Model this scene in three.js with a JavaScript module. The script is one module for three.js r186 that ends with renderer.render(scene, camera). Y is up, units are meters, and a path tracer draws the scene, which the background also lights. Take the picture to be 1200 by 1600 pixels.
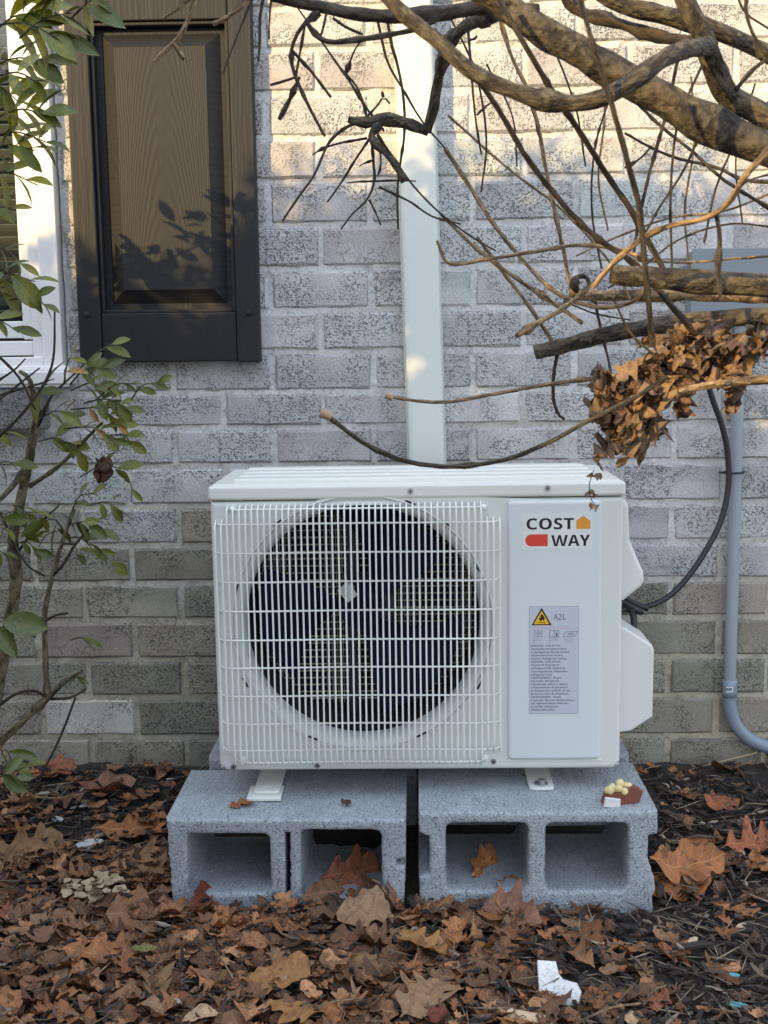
import * as THREE from 'three';
import { RoundedBoxGeometry } from 'three/addons/geometries/RoundedBoxGeometry.js';
import { mergeGeometries, mergeVertices } from 'three/addons/utils/BufferGeometryUtils.js';

// ---------------------------------------------------------------- camera, sky, sun, exposure
const scene = new THREE.Scene();
const camera = new THREE.PerspectiveCamera(48.4, 0.75, 0.05, 300);
camera.rotation.set(THREE.MathUtils.degToRad(-8.055), THREE.MathUtils.degToRad(1.483), THREE.MathUtils.degToRad(-0.67), 'YXZ');
camera.position.set(0, 0.804, 2.319);
camera.updateMatrixWorld(true);
camera.focus = 1.98;
camera.userData.fStop = 11;
const renderer = new THREE.WebGLRenderer({ antialias: true });
renderer.setSize(768, 1024);
renderer.toneMapping = THREE.LinearToneMapping;
renderer.toneMappingExposure = 1.3;
renderer.shadowMap.enabled = true;

const SUN = new THREE.Vector3(-0.61, 0.31, 0.73).normalize();
function skyTexture() {
  const w = 512, h = 256, d = new Float32Array(w * h * 4);
  for (let y = 0; y < h; y++) for (let x = 0; x < w; x++) {
    const el = ((y + 0.5) / h - 0.5) * Math.PI, az = ((x + 0.5) / w - 0.5) * 2 * Math.PI;
    const dir = new THREE.Vector3(Math.cos(el) * Math.cos(az), Math.sin(el), Math.cos(el) * Math.sin(az));
    const up = Math.max(0, dir.y), k = Math.pow(1 - up, 3), c = Math.max(0, dir.dot(SUN));
    const glow = Math.pow(c, 12) * 0.5 + Math.pow(c, 3) * 0.12;
    const o = (y * w + x) * 4;
    d[o] = 0.66 + 0.34 * k + 0.95 * glow; d[o + 1] = 0.80 + 0.24 * k + 0.72 * glow; d[o + 2] = 1.06 + 0.02 * k + 0.42 * glow; d[o + 3] = 1;
  }
  const t = new THREE.DataTexture(d, w, h, THREE.RGBAFormat, THREE.FloatType);
  t.mapping = THREE.EquirectangularReflectionMapping; t.magFilter = t.minFilter = THREE.LinearFilter; t.colorSpace = THREE.LinearSRGBColorSpace; t.needsUpdate = true;
  return t;
}
scene.background = skyTexture();
scene.environment = scene.background;
const SKY_GAIN = 1.48;
scene.backgroundIntensity = SKY_GAIN; scene.environmentIntensity = SKY_GAIN;
const sun = new THREE.DirectionalLight(new THREE.Color().setRGB(1, 0.695, 0.27), 4.7);
sun.name = 'sun';
sun.position.copy(SUN).multiplyScalar(12); sun.target.position.set(0, 0.5, 0);
sun.castShadow = true; sun.shadow.radius = 1;
Object.assign(sun.shadow.camera, { left: -4, right: 4, top: 4, bottom: -4, near: 0.5, far: 30 });
sun.shadow.mapSize.set(4096, 4096);
scene.add(sun, sun.target);

// ---------------------------------------------------------------- helpers
function rng(seed) { let a = seed >>> 0; return () => { a = (a + 0x6d2b79f5) | 0; let t = Math.imul(a ^ (a >>> 15), 1 | a); t = (t + Math.imul(t ^ (t >>> 7), 61 | t)) ^ t; return ((t ^ (t >>> 14)) >>> 0) / 4294967296; }; }
const V = (x, y, z) => new THREE.Vector3(x, y, z);
const clamp = (x, a = 0, b = 1) => Math.min(b, Math.max(a, x)), lerp = (a, b, t) => a + (b - a) * t;
const smooth = (a, b, x) => { const t = clamp((x - a) / (b - a)); return t * t * (3 - 2 * t); };
const RGB = (r, g, b) => new THREE.Color().setRGB(r, g, b);
// survey of the photograph: sight line (in its 1200 x 1600 frame) met with the plane z
const F = 1780;
function at(px, py, z) {
  const v = V((px - 600) / F, (800 - py) / F, -1).applyEuler(camera.rotation), t = (z - camera.position.z) / v.z;
  return v.multiplyScalar(t).add(camera.position);
}
const sizeAt = (px, z) => px * (camera.position.z - z) / F;
const names = {};
const numbered = (n) => { const k = names[n] = (names[n] ?? -1) + 1; return k ? n + '_' + String(k).padStart(3, '0') : n; };
function tag(o, label, category, group, kind) { o.userData.label = label; if (category) o.userData.category = category; if (group) o.userData.group = group; if (kind) o.userData.kind = kind; return o; }
function thing(name, label, category, pos = V(0, 0, 0), group) { const o = new THREE.Group(); o.name = numbered(name); o.position.copy(pos); tag(o, label, category, group); scene.add(o); return o; }
function part(name, geo, mat, parent, pos) { const m = new THREE.Mesh(geo, mat); m.name = name; m.castShadow = m.receiveShadow = true; if (pos) m.position.copy(pos); parent.add(m); return m; }
function solo(name, geo, mat, label, category, group) { const m = new THREE.Mesh(geo, mat); m.name = numbered(name); m.castShadow = m.receiveShadow = true; scene.add(m); return tag(m, label, category, group); }
function box(x0, x1, y0, y1, z0, z1, r = 0) {
  const g = r ? new RoundedBoxGeometry(x1 - x0, y1 - y0, z1 - z0, 2, r) : new THREE.BoxGeometry(x1 - x0, y1 - y0, z1 - z0);
  return g.translate((x0 + x1) / 2, (y0 + y1) / 2, (z0 + z1) / 2);
}
function clean(g) { const k = g.index ? g.toNonIndexed() : g; for (const n of Object.keys(k.attributes)) if (!['position', 'normal', 'uv', 'color'].includes(n)) k.deleteAttribute(n); return k; }
const join = (list) => mergeGeometries(list.map(clean));
function metreUV(g, s = 1, seed = 0) {  // uv in metres from the dominant axis of each face
  const p = g.attributes.position, n = g.attributes.normal, uv = new Float32Array(p.count * 2);
  for (let i = 0; i < p.count; i++) {
    const ax = Math.abs(n.getX(i)), ay = Math.abs(n.getY(i)), az = Math.abs(n.getZ(i));
    const [a, b] = az >= ax && az >= ay ? [p.getX(i), p.getY(i)] : ay >= ax ? [p.getX(i), p.getZ(i)] : [p.getZ(i), p.getY(i)];
    uv[2 * i] = a / s + seed * 0.37; uv[2 * i + 1] = b / s + seed * 0.61;
  }
  g.setAttribute('uv', new THREE.BufferAttribute(uv, 2));
  return g;
}
// periodic value noise
function noiseField(seed) { const r = rng(seed), n = 64, t = new Float32Array(n * n); for (let i = 0; i < t.length; i++) t[i] = r(); return t; }
const NF = [1, 2, 3, 4, 5, 6].map((s) => noiseField(s * 977));
function vnoise(x, y, px, py, k = 0) {  // period px, py
  const T = NF[((Math.round(k) % 6) + 6) % 6]; let xi = Math.floor(x), yi = Math.floor(y); const fx = x - xi, fy = y - yi, sx = fx * fx * (3 - 2 * fx), sy = fy * fy * (3 - 2 * fy);
  const x0 = ((xi % px) + px) % px, x1 = (x0 + 1) % px, y0 = ((yi % py) + py) % py, y1 = (y0 + 1) % py;
  const g = (a, b) => T[((b * 7 + (b >> 6) * 13) % 64) * 64 + ((a + (a >> 6) * 29 + (b >> 5) * 11) % 64)];
  return lerp(lerp(g(x0, y0), g(x1, y0), sx), lerp(g(x0, y1), g(x1, y1), sx), sy);
}
function fbm(u, v, f, oct, k = 0, fy = f) { let s = 0, a = 0.5, t = 0; for (let i = 0; i < oct; i++) { s += a * vnoise(u * f, v * fy, f, fy, k + i); t += a; a *= 0.55; f *= 2; fy *= 2; } return s / t; }
function texture(w, h, fn, srgb = false) {
  const d = new Uint8Array(w * h * 4);
  for (let y = 0; y < h; y++) for (let x = 0; x < w; x++) {
    const c = fn((x + 0.5) / w, (y + 0.5) / h, x, y), o = (y * w + x) * 4;
    for (let i = 0; i < 3; i++) { const v = clamp(typeof c === 'number' ? c : c[i]); d[o + i] = 255 * (srgb ? (v <= 0.0031308 ? 12.92 * v : 1.055 * Math.pow(v, 1 / 2.4) - 0.055) : v); }
    d[o + 3] = 255;
  }
  const t = new THREE.DataTexture(d, w, h); t.wrapS = t.wrapT = THREE.RepeatWrapping; t.magFilter = t.minFilter = THREE.LinearFilter; if (srgb) t.colorSpace = THREE.SRGBColorSpace; t.needsUpdate = true;
  return t;
}
const mixc = (a, b, t) => [lerp(a[0], b[0], t), lerp(a[1], b[1], t), lerp(a[2], b[2], t)];
const std = (o) => new THREE.MeshStandardMaterial(o);
// tapering, slightly knobbly limb through points [x, y, z, r]
function limb(pts, { sides = 8, per = 0.012, seed = 1, bump = 0.06, knots = 0, flat = true } = {}) {
  const r = rng(seed), curve = new THREE.CatmullRomCurve3(pts.map((p) => V(p[0], p[1], p[2])), false, 'centripetal');
  const len = curve.getLength(), n = Math.max(3, Math.min(120, Math.round(len / per))), fr = curve.computeFrenetFrames(n, false);
  const pos = [], uv = [], idx = [], kn = []; for (let i = 0; i < knots; i++) kn.push(r());
  for (let i = 0; i <= n; i++) {
    const t = i / n, c = curve.getPointAt(t), ft = curve.getUtoTmapping(t) * (pts.length - 1), a = Math.min(pts.length - 2, Math.floor(ft));
    let rad = lerp(pts[a][3], pts[a + 1][3], ft - a); for (const k of kn) rad *= 1 + (rad > 0.008 ? 0.14 : 0.45) * Math.exp(-Math.pow((t - k) * len / (rad * 1.6), 2));
    for (let j = 0; j <= sides; j++) {
      const th = (j % sides) / sides * 2 * Math.PI, q = rad * (1 + bump * 2 * (vnoise(j % sides, t * len / (rad * 3) + seed * 3.1, sides, 64, seed) - 0.5));
      const p = c.clone().addScaledVector(fr.normals[i], Math.cos(th) * q).addScaledVector(fr.binormals[i], Math.sin(th) * q);
      pos.push(p.x, p.y, p.z); uv.push(j / sides, t * len);
    }
  }
  const w = sides + 1; for (let i = 0; i < n; i++) for (let j = 0; j < sides; j++) { const a = i * w + j; idx.push(a, a + w, a + 1, a + 1, a + w, a + w + 1); }
  for (const e of [0, n]) { const c = curve.getPointAt(e / n), k = pos.length / 3; pos.push(c.x, c.y, c.z); uv.push(0.5, 0); for (let j = 0; j < sides; j++) e ? idx.push(k, e * w + j + 1, e * w + j) : idx.push(k, j, j + 1); }
  const g = new THREE.BufferGeometry(); g.setAttribute('position', new THREE.Float32BufferAttribute(pos, 3)); g.setAttribute('uv', new THREE.Float32BufferAttribute(uv, 2)); g.setIndex(idx); g.computeVertexNormals();
  return g;
}
const tube = (pts, r, opt) => limb(pts.map((p) => [p.x, p.y, p.z, r]), { bump: 0, ...opt });

// ---------------------------------------------------------------- materials
const T_speck = (() => {  // whitewashed rolled-face brick: pale skin broken by worm-like dark pits
  const n = 1024, hgt = new Float32Array(n * n);
  const color = texture(n, n, (u, v, x, y) => {
    const wash = fbm(u, v, 9, 3, 0), patch = smooth(0.38, 0.60, 0.45 * fbm(u, v, 14, 3, 2) + 0.55 * fbm(u, v, 5, 3, 4)), warp = fbm(u, v, 30, 2, 3) * 0.012;
    const ridge = 1 - Math.abs(2 * fbm(u + warp, v - warp, 200, 2, 1) - 1), fine = vnoise(u * 256, v * 256, 256, 256, 4), grit = vnoise(u * 512, v * 512, 512, 512, 5);
    let pit = smooth(0.76, 0.97, ridge * 0.82 + fine * 0.26) * lerp(0.12, 1, patch);
    pit = Math.max(pit, smooth(0.83, 0.95, fine) * 0.55 * patch);
    hgt[y * n + x] = clamp(0.75 - 0.6 * pit + 0.22 * (grit - 0.5) + 0.15 * (wash - 0.5));
    const skin = mixc([0.455, 0.44, 0.425], [0.595, 0.585, 0.56], smooth(0.3, 0.7, wash)), tint = fbm(u, v, 5, 2, 5);
    let c = mixc(skin, [0.45, 0.49, 0.47], smooth(0.5, 0.75, tint) * 0.45); c = mixc(c, [0.53, 0.45, 0.42], smooth(0.55, 0.3, tint) * 0.2);
    c = c.map((q) => q * (0.84 + 0.32 * grit));
    return mixc(c, [0.13, 0.124, 0.118], pit * 0.85);
  }, true);
  const bump = texture(n, n, (u, v, x, y) => hgt[y * n + x]);
  return { color, bump };
})();
const T_mortar = { color: texture(512, 512, (u, v) => { const a = fbm(u, v, 6, 4, 1), g = vnoise(u * 200, v * 200, 200, 200, 3), p = smooth(0.62, 0.75, fbm(u, v, 40, 2, 4)); return mixc([0.49, 0.48, 0.455], [0.66, 0.65, 0.625], clamp(a * 1.3 - 0.1)).map((q) => q * (0.84 + 0.28 * g) * (1 - 0.22 * p)); }, true), bump: texture(512, 512, (u, v) => fbm(u, v, 40, 4, 2)) };
const T_concrete = (() => {
  const n = 1024, hh = new Float32Array(n * n);
  const color = texture(n, n, (u, v, x, y) => {
    const a = fbm(u, v, 6, 3, 0), g = vnoise(u * 128, v * 128, 128, 128, 2), g2 = 0.5 * vnoise(u * 130 + 9, v * 130, 130, 130, 4) + 0.5 * vnoise(u * 260 + 9, v * 260, 260, 260, 1), hole = smooth(0.74, 0.92, g), lite = smooth(0.78, 0.95, vnoise(u * 120 + 31, v * 120 + 7, 120, 120, 5));
    hh[y * n + x] = clamp(0.6 + 0.35 * (g2 - 0.5) - 0.5 * hole + 0.2 * lite);
    let c = [0.335, 0.36, 0.375].map((q) => q * (0.5 + 0.35 * a + 0.75 * g2)); c = mixc(c, [0.13, 0.14, 0.15], hole * 0.65); return mixc(c, [0.66, 0.67, 0.67], lite * 0.75);
  }, true);
  return { color, bump: texture(n, n, (u, v, x, y) => hh[y * n + x]) };
})();
const T_bark = { color: texture(256, 512, (u, v) => { const a = fbm(u, v, 6, 4, 0, 8), b = fbm(u, v, 26, 3, 3, 34), l = smooth(0.57, 0.7, fbm(u, v, 6, 4, 2, 13)); return mixc(mixc([0.045, 0.034, 0.024], [0.19, 0.145, 0.09], smooth(0.25, 0.75, a)), [0.27, 0.23, 0.14], l * 0.6).map((q) => q * (0.4 + 1.1 * b)); }, true), bump: texture(256, 512, (u, v) => fbm(u, v, 14, 4, 3, 14)) };
T_bark.color.repeat.set(1, 6); T_bark.bump.repeat.set(1, 6);
const T_grain = texture(512, 1024, (u, v) => {  // embossed cathedral wood grain
  const s = u - 0.5 + 0.03 * (fbm(u, v, 3, 2, 1) - 0.5), arch = v * 1.1 + 5.5 * s * s + 0.12 * fbm(u, v, 4, 3, 2), w = Math.abs(s) < 0.36 ? arch * 10 : u * 40 + fbm(u, v, 6, 2, 2) * 2;
  return clamp(0.5 + 0.32 * Math.sin(w * 6.283) * (0.5 + fbm(u, v, 40, 2, 3, 5)) + 0.35 * (fbm(u, v, 90, 2, 4, 6) - 0.5));
});
const T_streak = texture(256, 512, (u, v) => fbm(u, v, 60, 3, 1, 4));
const T_dirt = texture(512, 512, (u, v) => { const a = fbm(u, v, 12, 4, 1), g = vnoise(u * 150, v * 150, 150, 150, 2); return mixc([0.018, 0.014, 0.011], [0.06, 0.046, 0.035], a).map((q) => q * (0.6 + 0.8 * g)); }, true);
function leafTexture(seed, base, spot, vein) {
  return texture(256, 256, (u, v) => {
    const s = Math.abs(v - 0.5) * 2, rib = smooth(0.035, 0.0, s), w = (u - s * 0.32) * 7, side = smooth(0.09, 0.0, Math.abs(w - Math.round(w))) * smooth(1, 0.3, s);
    const a = fbm(u, v, 5, 4, seed), b = smooth(0.58, 0.75, fbm(u, v, 9, 3, seed + 2)), g = fbm(u, v, 60, 2, seed + 1);
    return mixc(mixc(base.map((q) => q * (0.55 + 0.75 * a)), spot, b * 0.7), vein, Math.max(rib * 0.85, side * 0.5)).map((q) => q * (0.82 + 0.36 * g));
  }, true);
}
const T_leafA = leafTexture(1, [0.33, 0.168, 0.085], [0.10, 0.05, 0.03], [0.50, 0.33, 0.19]), T_leafB = leafTexture(3, [0.39, 0.265, 0.165], [0.20, 0.11, 0.065], [0.30, 0.19, 0.11]);
const T_green = leafTexture(5, [0.075, 0.10, 0.028], [0.14, 0.135, 0.03], [0.17, 0.19, 0.07]);
const M = {
  mortar: std({ map: T_mortar.color, bumpMap: T_mortar.bump, bumpScale: 0.003, roughness: 0.95, vertexColors: true }),
  concrete: std({ map: T_concrete.color, bumpMap: T_concrete.bump, bumpScale: 0.0035, roughness: 0.95 }),
  white: std({ color: RGB(0.69, 0.71, 0.655), roughness: 0.42 }),
  lid: std({ color: RGB(0.76, 0.76, 0.69), roughness: 0.4 }),
  panel: std({ color: RGB(0.68, 0.72, 0.705), roughness: 0.38 }),
  wire: std({ color: RGB(0.82, 0.83, 0.76), roughness: 0.4 }),
  plastic: std({ color: RGB(0.70, 0.71, 0.665), roughness: 0.45 }),
  vinyl: std({ color: RGB(0.80, 0.79, 0.76), roughness: 0.4 }),
  cover: std({ color: RGB(0.66, 0.685, 0.63), roughness: 0.42 }),
  shutter: new THREE.MeshPhysicalMaterial({ color: RGB(0.016, 0.016, 0.017), roughness: 0.56, specularIntensity: 0.7, bumpMap: T_streak, bumpScale: 0.0006 }),
  shutterPanel: new THREE.MeshPhysicalMaterial({ color: RGB(0.018, 0.0178, 0.018), roughness: 0.56, specularIntensity: 0.7, bumpMap: T_grain, bumpScale: 0.0003 }),
  screw: std({ color: RGB(0.42, 0.43, 0.42), roughness: 0.35, metalness: 0.8 }),
  blackHole: std({ color: RGB(0.012, 0.012, 0.013), roughness: 0.9 }),
  navy: new THREE.MeshPhysicalMaterial({ specularIntensity: 0.4, color: RGB(0.006, 0.007, 0.028), roughness: 0.8 }),
  coil: std({ color: RGB(0.012, 0.013, 0.011), roughness: 0.8 }),
  coilTube: std({ color: RGB(0.72, 0.71, 0.52), roughness: 0.5, metalness: 0.3 }),
  bracket: std({ color: RGB(0.06, 0.065, 0.08), roughness: 0.5, metalness: 0.4 }),
  pvc: std({ color: RGB(0.31, 0.34, 0.365), roughness: 0.42 }),
  pvcDark: std({ color: RGB(0.22, 0.27, 0.33), roughness: 0.45 }),
  metalBox: std({ color: RGB(0.22, 0.25, 0.265), roughness: 0.5 }),
  cable: std({ color: RGB(0.014, 0.014, 0.016), roughness: 0.45 }),
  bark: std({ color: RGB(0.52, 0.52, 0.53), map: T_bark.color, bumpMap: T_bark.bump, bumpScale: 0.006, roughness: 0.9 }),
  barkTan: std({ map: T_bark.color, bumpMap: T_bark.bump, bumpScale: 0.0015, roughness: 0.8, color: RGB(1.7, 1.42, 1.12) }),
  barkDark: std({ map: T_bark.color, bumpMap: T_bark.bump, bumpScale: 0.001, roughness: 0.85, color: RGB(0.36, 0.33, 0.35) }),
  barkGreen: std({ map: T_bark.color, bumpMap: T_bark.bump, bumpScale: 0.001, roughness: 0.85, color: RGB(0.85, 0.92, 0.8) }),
  cut: std({ color: RGB(0.40, 0.27, 0.15), roughness: 0.8 }),
  ground: std({ map: T_dirt, roughness: 1 }),
  mulch: std({ vertexColors: true, roughness: 0.9 }),
  litter: std({ map: T_leafA, vertexColors: true, roughness: 0.75 }),
  paint: std({ map: T_mortar.color, bumpMap: T_mortar.bump, bumpScale: 0.003, color: RGB(1.3, 1.3, 1.3), roughness: 0.85 }),
  redBrick: std({ color: RGB(0.19, 0.065, 0.04), bumpMap: T_concrete.bump, bumpScale: 0.002, roughness: 0.95 }),
  foam: std({ color: RGB(0.72, 0.58, 0.28), roughness: 0.8 }),
  wood: std({ color: RGB(0.62, 0.45, 0.28), roughness: 0.8, bumpMap: T_streak, bumpScale: 0.0005 }),
  teal: std({ color: RGB(0.08, 0.32, 0.35), roughness: 0.4 }),
  chip: std({ color: RGB(0.70, 0.68, 0.63), roughness: 0.8, bumpMap: T_mortar.bump, bumpScale: 0.002 }),
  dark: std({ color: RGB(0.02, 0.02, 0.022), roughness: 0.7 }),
  blind: std({ color: RGB(0.22, 0.22, 0.2), roughness: 0.8 }),
};
M.glass = new THREE.MeshPhysicalMaterial({ color: RGB(0.9, 0.93, 0.93), roughness: 0.02, transmission: 1, thickness: 0 });

// ---------------------------------------------------------------- ground
const groundY = (x, z) => -0.068 - 0.07 * smooth(0.0, 0.5, z) + 0.010 * (vnoise(x * 6 + 20, z * 6 + 9, 64, 64, 1) - 0.5) + 0.006 * (vnoise(x * 19 + 20, z * 19 + 3, 64, 64, 2) - 0.5);
{
  const xs = [], zs = []; for (const b of [-150, -60, -25, -10, -5, -3.2, -2.2, -1.6]) xs.push(b); for (let i = 0; i <= 90; i++) xs.push(-1.3 + i * 2.6 / 90); for (const b of [1.6, 2.2, 3.2, 5, 10, 25, 60, 150]) xs.push(b);
  for (const b of [-150, -60, -20, -8, -3, -1, -0.3]) zs.push(b); for (let i = 0; i <= 60; i++) zs.push(-0.1 + i * 1.5 / 60); for (const b of [1.7, 2.2, 3, 4.5, 8, 15, 30, 60, 150]) zs.push(b);
  const pos = [], uv = [], idx = []; for (const z of zs) for (const x of xs) { const near = Math.abs(x) < 1.5 && z > -0.2 && z < 1.5; pos.push(x, near ? groundY(x, z) : -0.068 - 0.07 * smooth(0, 0.5, z), z); uv.push(x / 0.5, z / 0.5); }
  const w = xs.length; for (let j = 0; j < zs.length - 1; j++) for (let i = 0; i < w - 1; i++) { const a = j * w + i; idx.push(a, a + w, a + 1, a + 1, a + w, a + w + 1); }
  const g = new THREE.BufferGeometry(); g.setAttribute('position', new THREE.Float32BufferAttribute(pos, 3)); g.setAttribute('uv', new THREE.Float32BufferAttribute(uv, 2)); g.setIndex(idx); g.computeVertexNormals();
  const m = new THREE.Mesh(g, M.ground); m.name = 'ground'; m.receiveShadow = true; m.userData = { kind: 'structure', label: 'dark mulched soil along the foot of the house wall' }; scene.add(m);
}

// ---------------------------------------------------------------- brick wall
const LVL = { '-2': -8, '-1': -6, 0: -5, 1: 1.6, 2: 2, 3: 5.6, 4: 3.8, 5: 1.9, 6: 2.5, 7: 5, 8: 1.1, 9: -8.8, 10: -9, 11: -8.7, 12: -6.8, 13: -4.4, 14: 0.5, 15: 0.2, 16: 3.6, 17: 6 };
const bed = (k) => k * 0.0813 + (LVL[k] ?? 0) / 1000, BRICK_L = 0.2032, JOINT = 0.005;
const WIN = { x: -0.70, y0: 0.735, y1: 2.05 };
{
  const wall = thing('brick_wall', 'whitewashed grey brick house wall with smeared pale mortar joints', 'wall');
  const r = rng(11);
  const mm = [[0.98, 0.97, 0.98], [0.92, 0.91, 0.93], [0.96, 0.98, 0.97], [0.90, 0.88, 0.885], [1.05, 1.05, 1.06], [0.86, 0.855, 0.87]].map((c) => std({ map: T_speck.color, bumpMap: T_speck.bump, bumpScale: 0.0035, roughness: 0.93, color: RGB(...c) }));
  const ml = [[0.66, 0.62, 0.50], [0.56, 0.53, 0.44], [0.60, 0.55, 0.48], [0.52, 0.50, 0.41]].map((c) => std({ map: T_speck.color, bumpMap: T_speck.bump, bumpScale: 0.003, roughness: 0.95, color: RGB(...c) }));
  const mw = std({ map: T_speck.color, bumpMap: T_speck.bump, bumpScale: 0.003, roughness: 0.9, color: RGB(1.12, 1.1, 1.0) });
  function brickGeo(w, h, seed) {  // front face on z = 0, chamfered uneven arris, body into the mortar
    const q = rng(seed), nx = 5, ring = [], front = [], pos = [], idx = [], e = 0.0022, c = 0.004;
    const per = []; for (let i = 0; i <= nx; i++) per.push([-w / 2 + w * i / nx, -h / 2]); per.push([w / 2, 0]); for (let i = nx; i >= 0; i--) per.push([-w / 2 + w * i / nx, h / 2]); per.push([-w / 2, 0]);
    const N = per.length;
    for (const [x, y] of per) { const jx = (q() - 0.5) * e, jy = (q() - 0.5) * e; pos.push(x + jx, y + jy, -0.03); }
    for (let i = 0; i < N; i++) pos.push(pos[3 * i], pos[3 * i + 1], -0.004 - q() * 0.003);
    for (let i = 0; i < N; i++) { const x = per[i][0], y = per[i][1]; pos.push(x - Math.sign(x) * (Math.abs(Math.abs(x) - w / 2) < 1e-6 ? c + q() * 0.002 : 0), y - Math.sign(y) * (Math.abs(Math.abs(y) - h / 2) < 1e-6 ? c + q() * 0.002 : 0), (q() - 0.6) * 0.0016); }
    for (let i = 0; i < N; i++) { const j = (i + 1) % N; for (const o of [0, N]) idx.push(o + i, o + j, o + N + i, o + j, o + N + j, o + N + i); }
    const o = 2 * N; for (let i = 0; i < nx; i++) { const a = o + i, b = o + i + 1, cc = o + nx + 1 + 1 + (nx - i), d = o + nx + 1 + 1 + (nx - i - 1); idx.push(a, b, d, a, d, cc); }
    idx.push(o + nx, o + nx + 1, o + nx + 2, o, o + nx + 2 + nx, o + N - 1);
    let g = new THREE.BufferGeometry(); g.setAttribute('position', new THREE.Float32BufferAttribute(pos, 3)); g.setIndex(idx); g = g.toNonIndexed(); g.computeVertexNormals();
    return metreUV(g, 0.8, seed * 1.7);
  }
  const H = 0.0813 - 2 * JOINT, full = []; for (let i = 0; i < 14; i++) full.push(brickGeo(BRICK_L - 2 * JOINT, H, 100 + i));
  const rest = [];
  for (let k = -3; k <= 34; k++) {
    const off = -0.486 + (Math.abs(k) % 2 ? 0 : BRICK_L / 2), y = (bed(k) + bed(k + 1)) / 2, hk = bed(k + 1) - bed(k);
    for (let n = -9; n <= 13; n++) {
      let x0 = off + n * BRICK_L + (r() - 0.5) * 0.006, x1 = off + (n + 1) * BRICK_L + (r() - 0.5) * 0.003;
      if (x1 < -2.2 || x0 > 2.2) continue;
      if (y > WIN.y0 - 0.09 && y < WIN.y1) { if (x1 < WIN.x + 0.03) continue; x0 = Math.max(x0, WIN.x); }
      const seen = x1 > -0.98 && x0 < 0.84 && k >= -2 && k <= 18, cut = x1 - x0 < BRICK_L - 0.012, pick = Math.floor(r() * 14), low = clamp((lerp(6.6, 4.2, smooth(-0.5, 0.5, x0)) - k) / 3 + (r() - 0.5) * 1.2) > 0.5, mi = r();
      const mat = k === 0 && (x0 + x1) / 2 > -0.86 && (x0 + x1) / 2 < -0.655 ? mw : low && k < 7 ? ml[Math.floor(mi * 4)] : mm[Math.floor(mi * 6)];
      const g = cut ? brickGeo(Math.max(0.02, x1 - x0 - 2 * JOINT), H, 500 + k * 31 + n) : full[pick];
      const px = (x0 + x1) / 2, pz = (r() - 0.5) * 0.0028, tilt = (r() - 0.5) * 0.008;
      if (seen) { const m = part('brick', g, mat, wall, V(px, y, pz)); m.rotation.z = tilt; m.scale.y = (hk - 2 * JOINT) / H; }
      else rest.push(g.clone().applyMatrix4(new THREE.Matrix4().makeTranslation(px, y, pz)));
    }
  }
  const rs = part('brick_rest', join(rest), mm[0], wall); rs.name = 'brick'; rs.userData.kind = 'stuff'; rs.userData.label = 'outer bricks of the wall beyond the view';
  // mortar: a displaced sheet on a solid body
  function mortarSheet(x0, x1, y0, y1, step) {
    const nx = Math.round((x1 - x0) / step), ny = Math.round((y1 - y0) / step), g = new THREE.PlaneGeometry(x1 - x0, y1 - y0, nx, ny).translate((x0 + x1) / 2, (y0 + y1) / 2, 0), p = g.attributes.position, col = new Float32Array(p.count * 3), uv = g.attributes.uv;
    for (let i = 0; i < p.count; i++) {
      const x = p.getX(i), y = p.getY(i), a = vnoise(x * 30 + 90, y * 30 + 40, 64, 64, 1), b = vnoise(x * 110 + 90, y * 110 + 40, 64, 64, 3);
      p.setZ(i, -0.0052 + 0.0045 * (a - 0.5) + 0.003 * (b - 0.5));
      const d = clamp(0.5 + (0.30 - y) * 1.6 + (vnoise(x * 4 + 9, y * 9 + 9, 64, 64, 2) - 0.5) * 0.9), c = mixc([1, 1, 1], [0.74, 0.68, 0.52], d);  // lower joints stained with soil
      col.set(c, 3 * i); uv.setXY(i, x / 0.4, y / 0.4);
    }
    g.setAttribute('color', new THREE.BufferAttribute(col, 3)); g.computeVertexNormals(); return g;
  }
  const plain = (g) => { const c = new Float32Array(g.attributes.position.count * 3).fill(1); g.setAttribute('color', new THREE.BufferAttribute(c, 3)); return g; };
  part('mortar', join([mortarSheet(-1.2, 0.95, -0.25, WIN.y0, 0.0065), mortarSheet(WIN.x, 0.95, WIN.y0, 1.62, 0.0065),
    ...[[-2.3, -1.2, -0.3, WIN.y0], [0.95, 2.3, -0.3, 1.62], [WIN.x, 2.3, 1.62, 2.9], [-2.3, -1.75, WIN.y0, 2.9], [-1.75, WIN.x, WIN.y1, 2.9], [-1.2, 0.95, -0.3, -0.25]].map(([a, b, c, d]) => plain(metreUV(new THREE.PlaneGeometry(b - a, d - c).translate((a + b) / 2, (c + d) / 2, -0.0052), 0.4))),
    ...[[WIN.x, 2.3, -0.4, 2.9], [-2.3, WIN.x, -0.4, WIN.y0], [-2.3, WIN.x, WIN.y1, 2.9], [-2.3, -1.75, WIN.y0, WIN.y1]].map(([a, b, c, d]) => plain(metreUV(box(a, b, c, d, -0.22, -0.012), 0.4)))]), M.mortar, wall);
}

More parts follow.
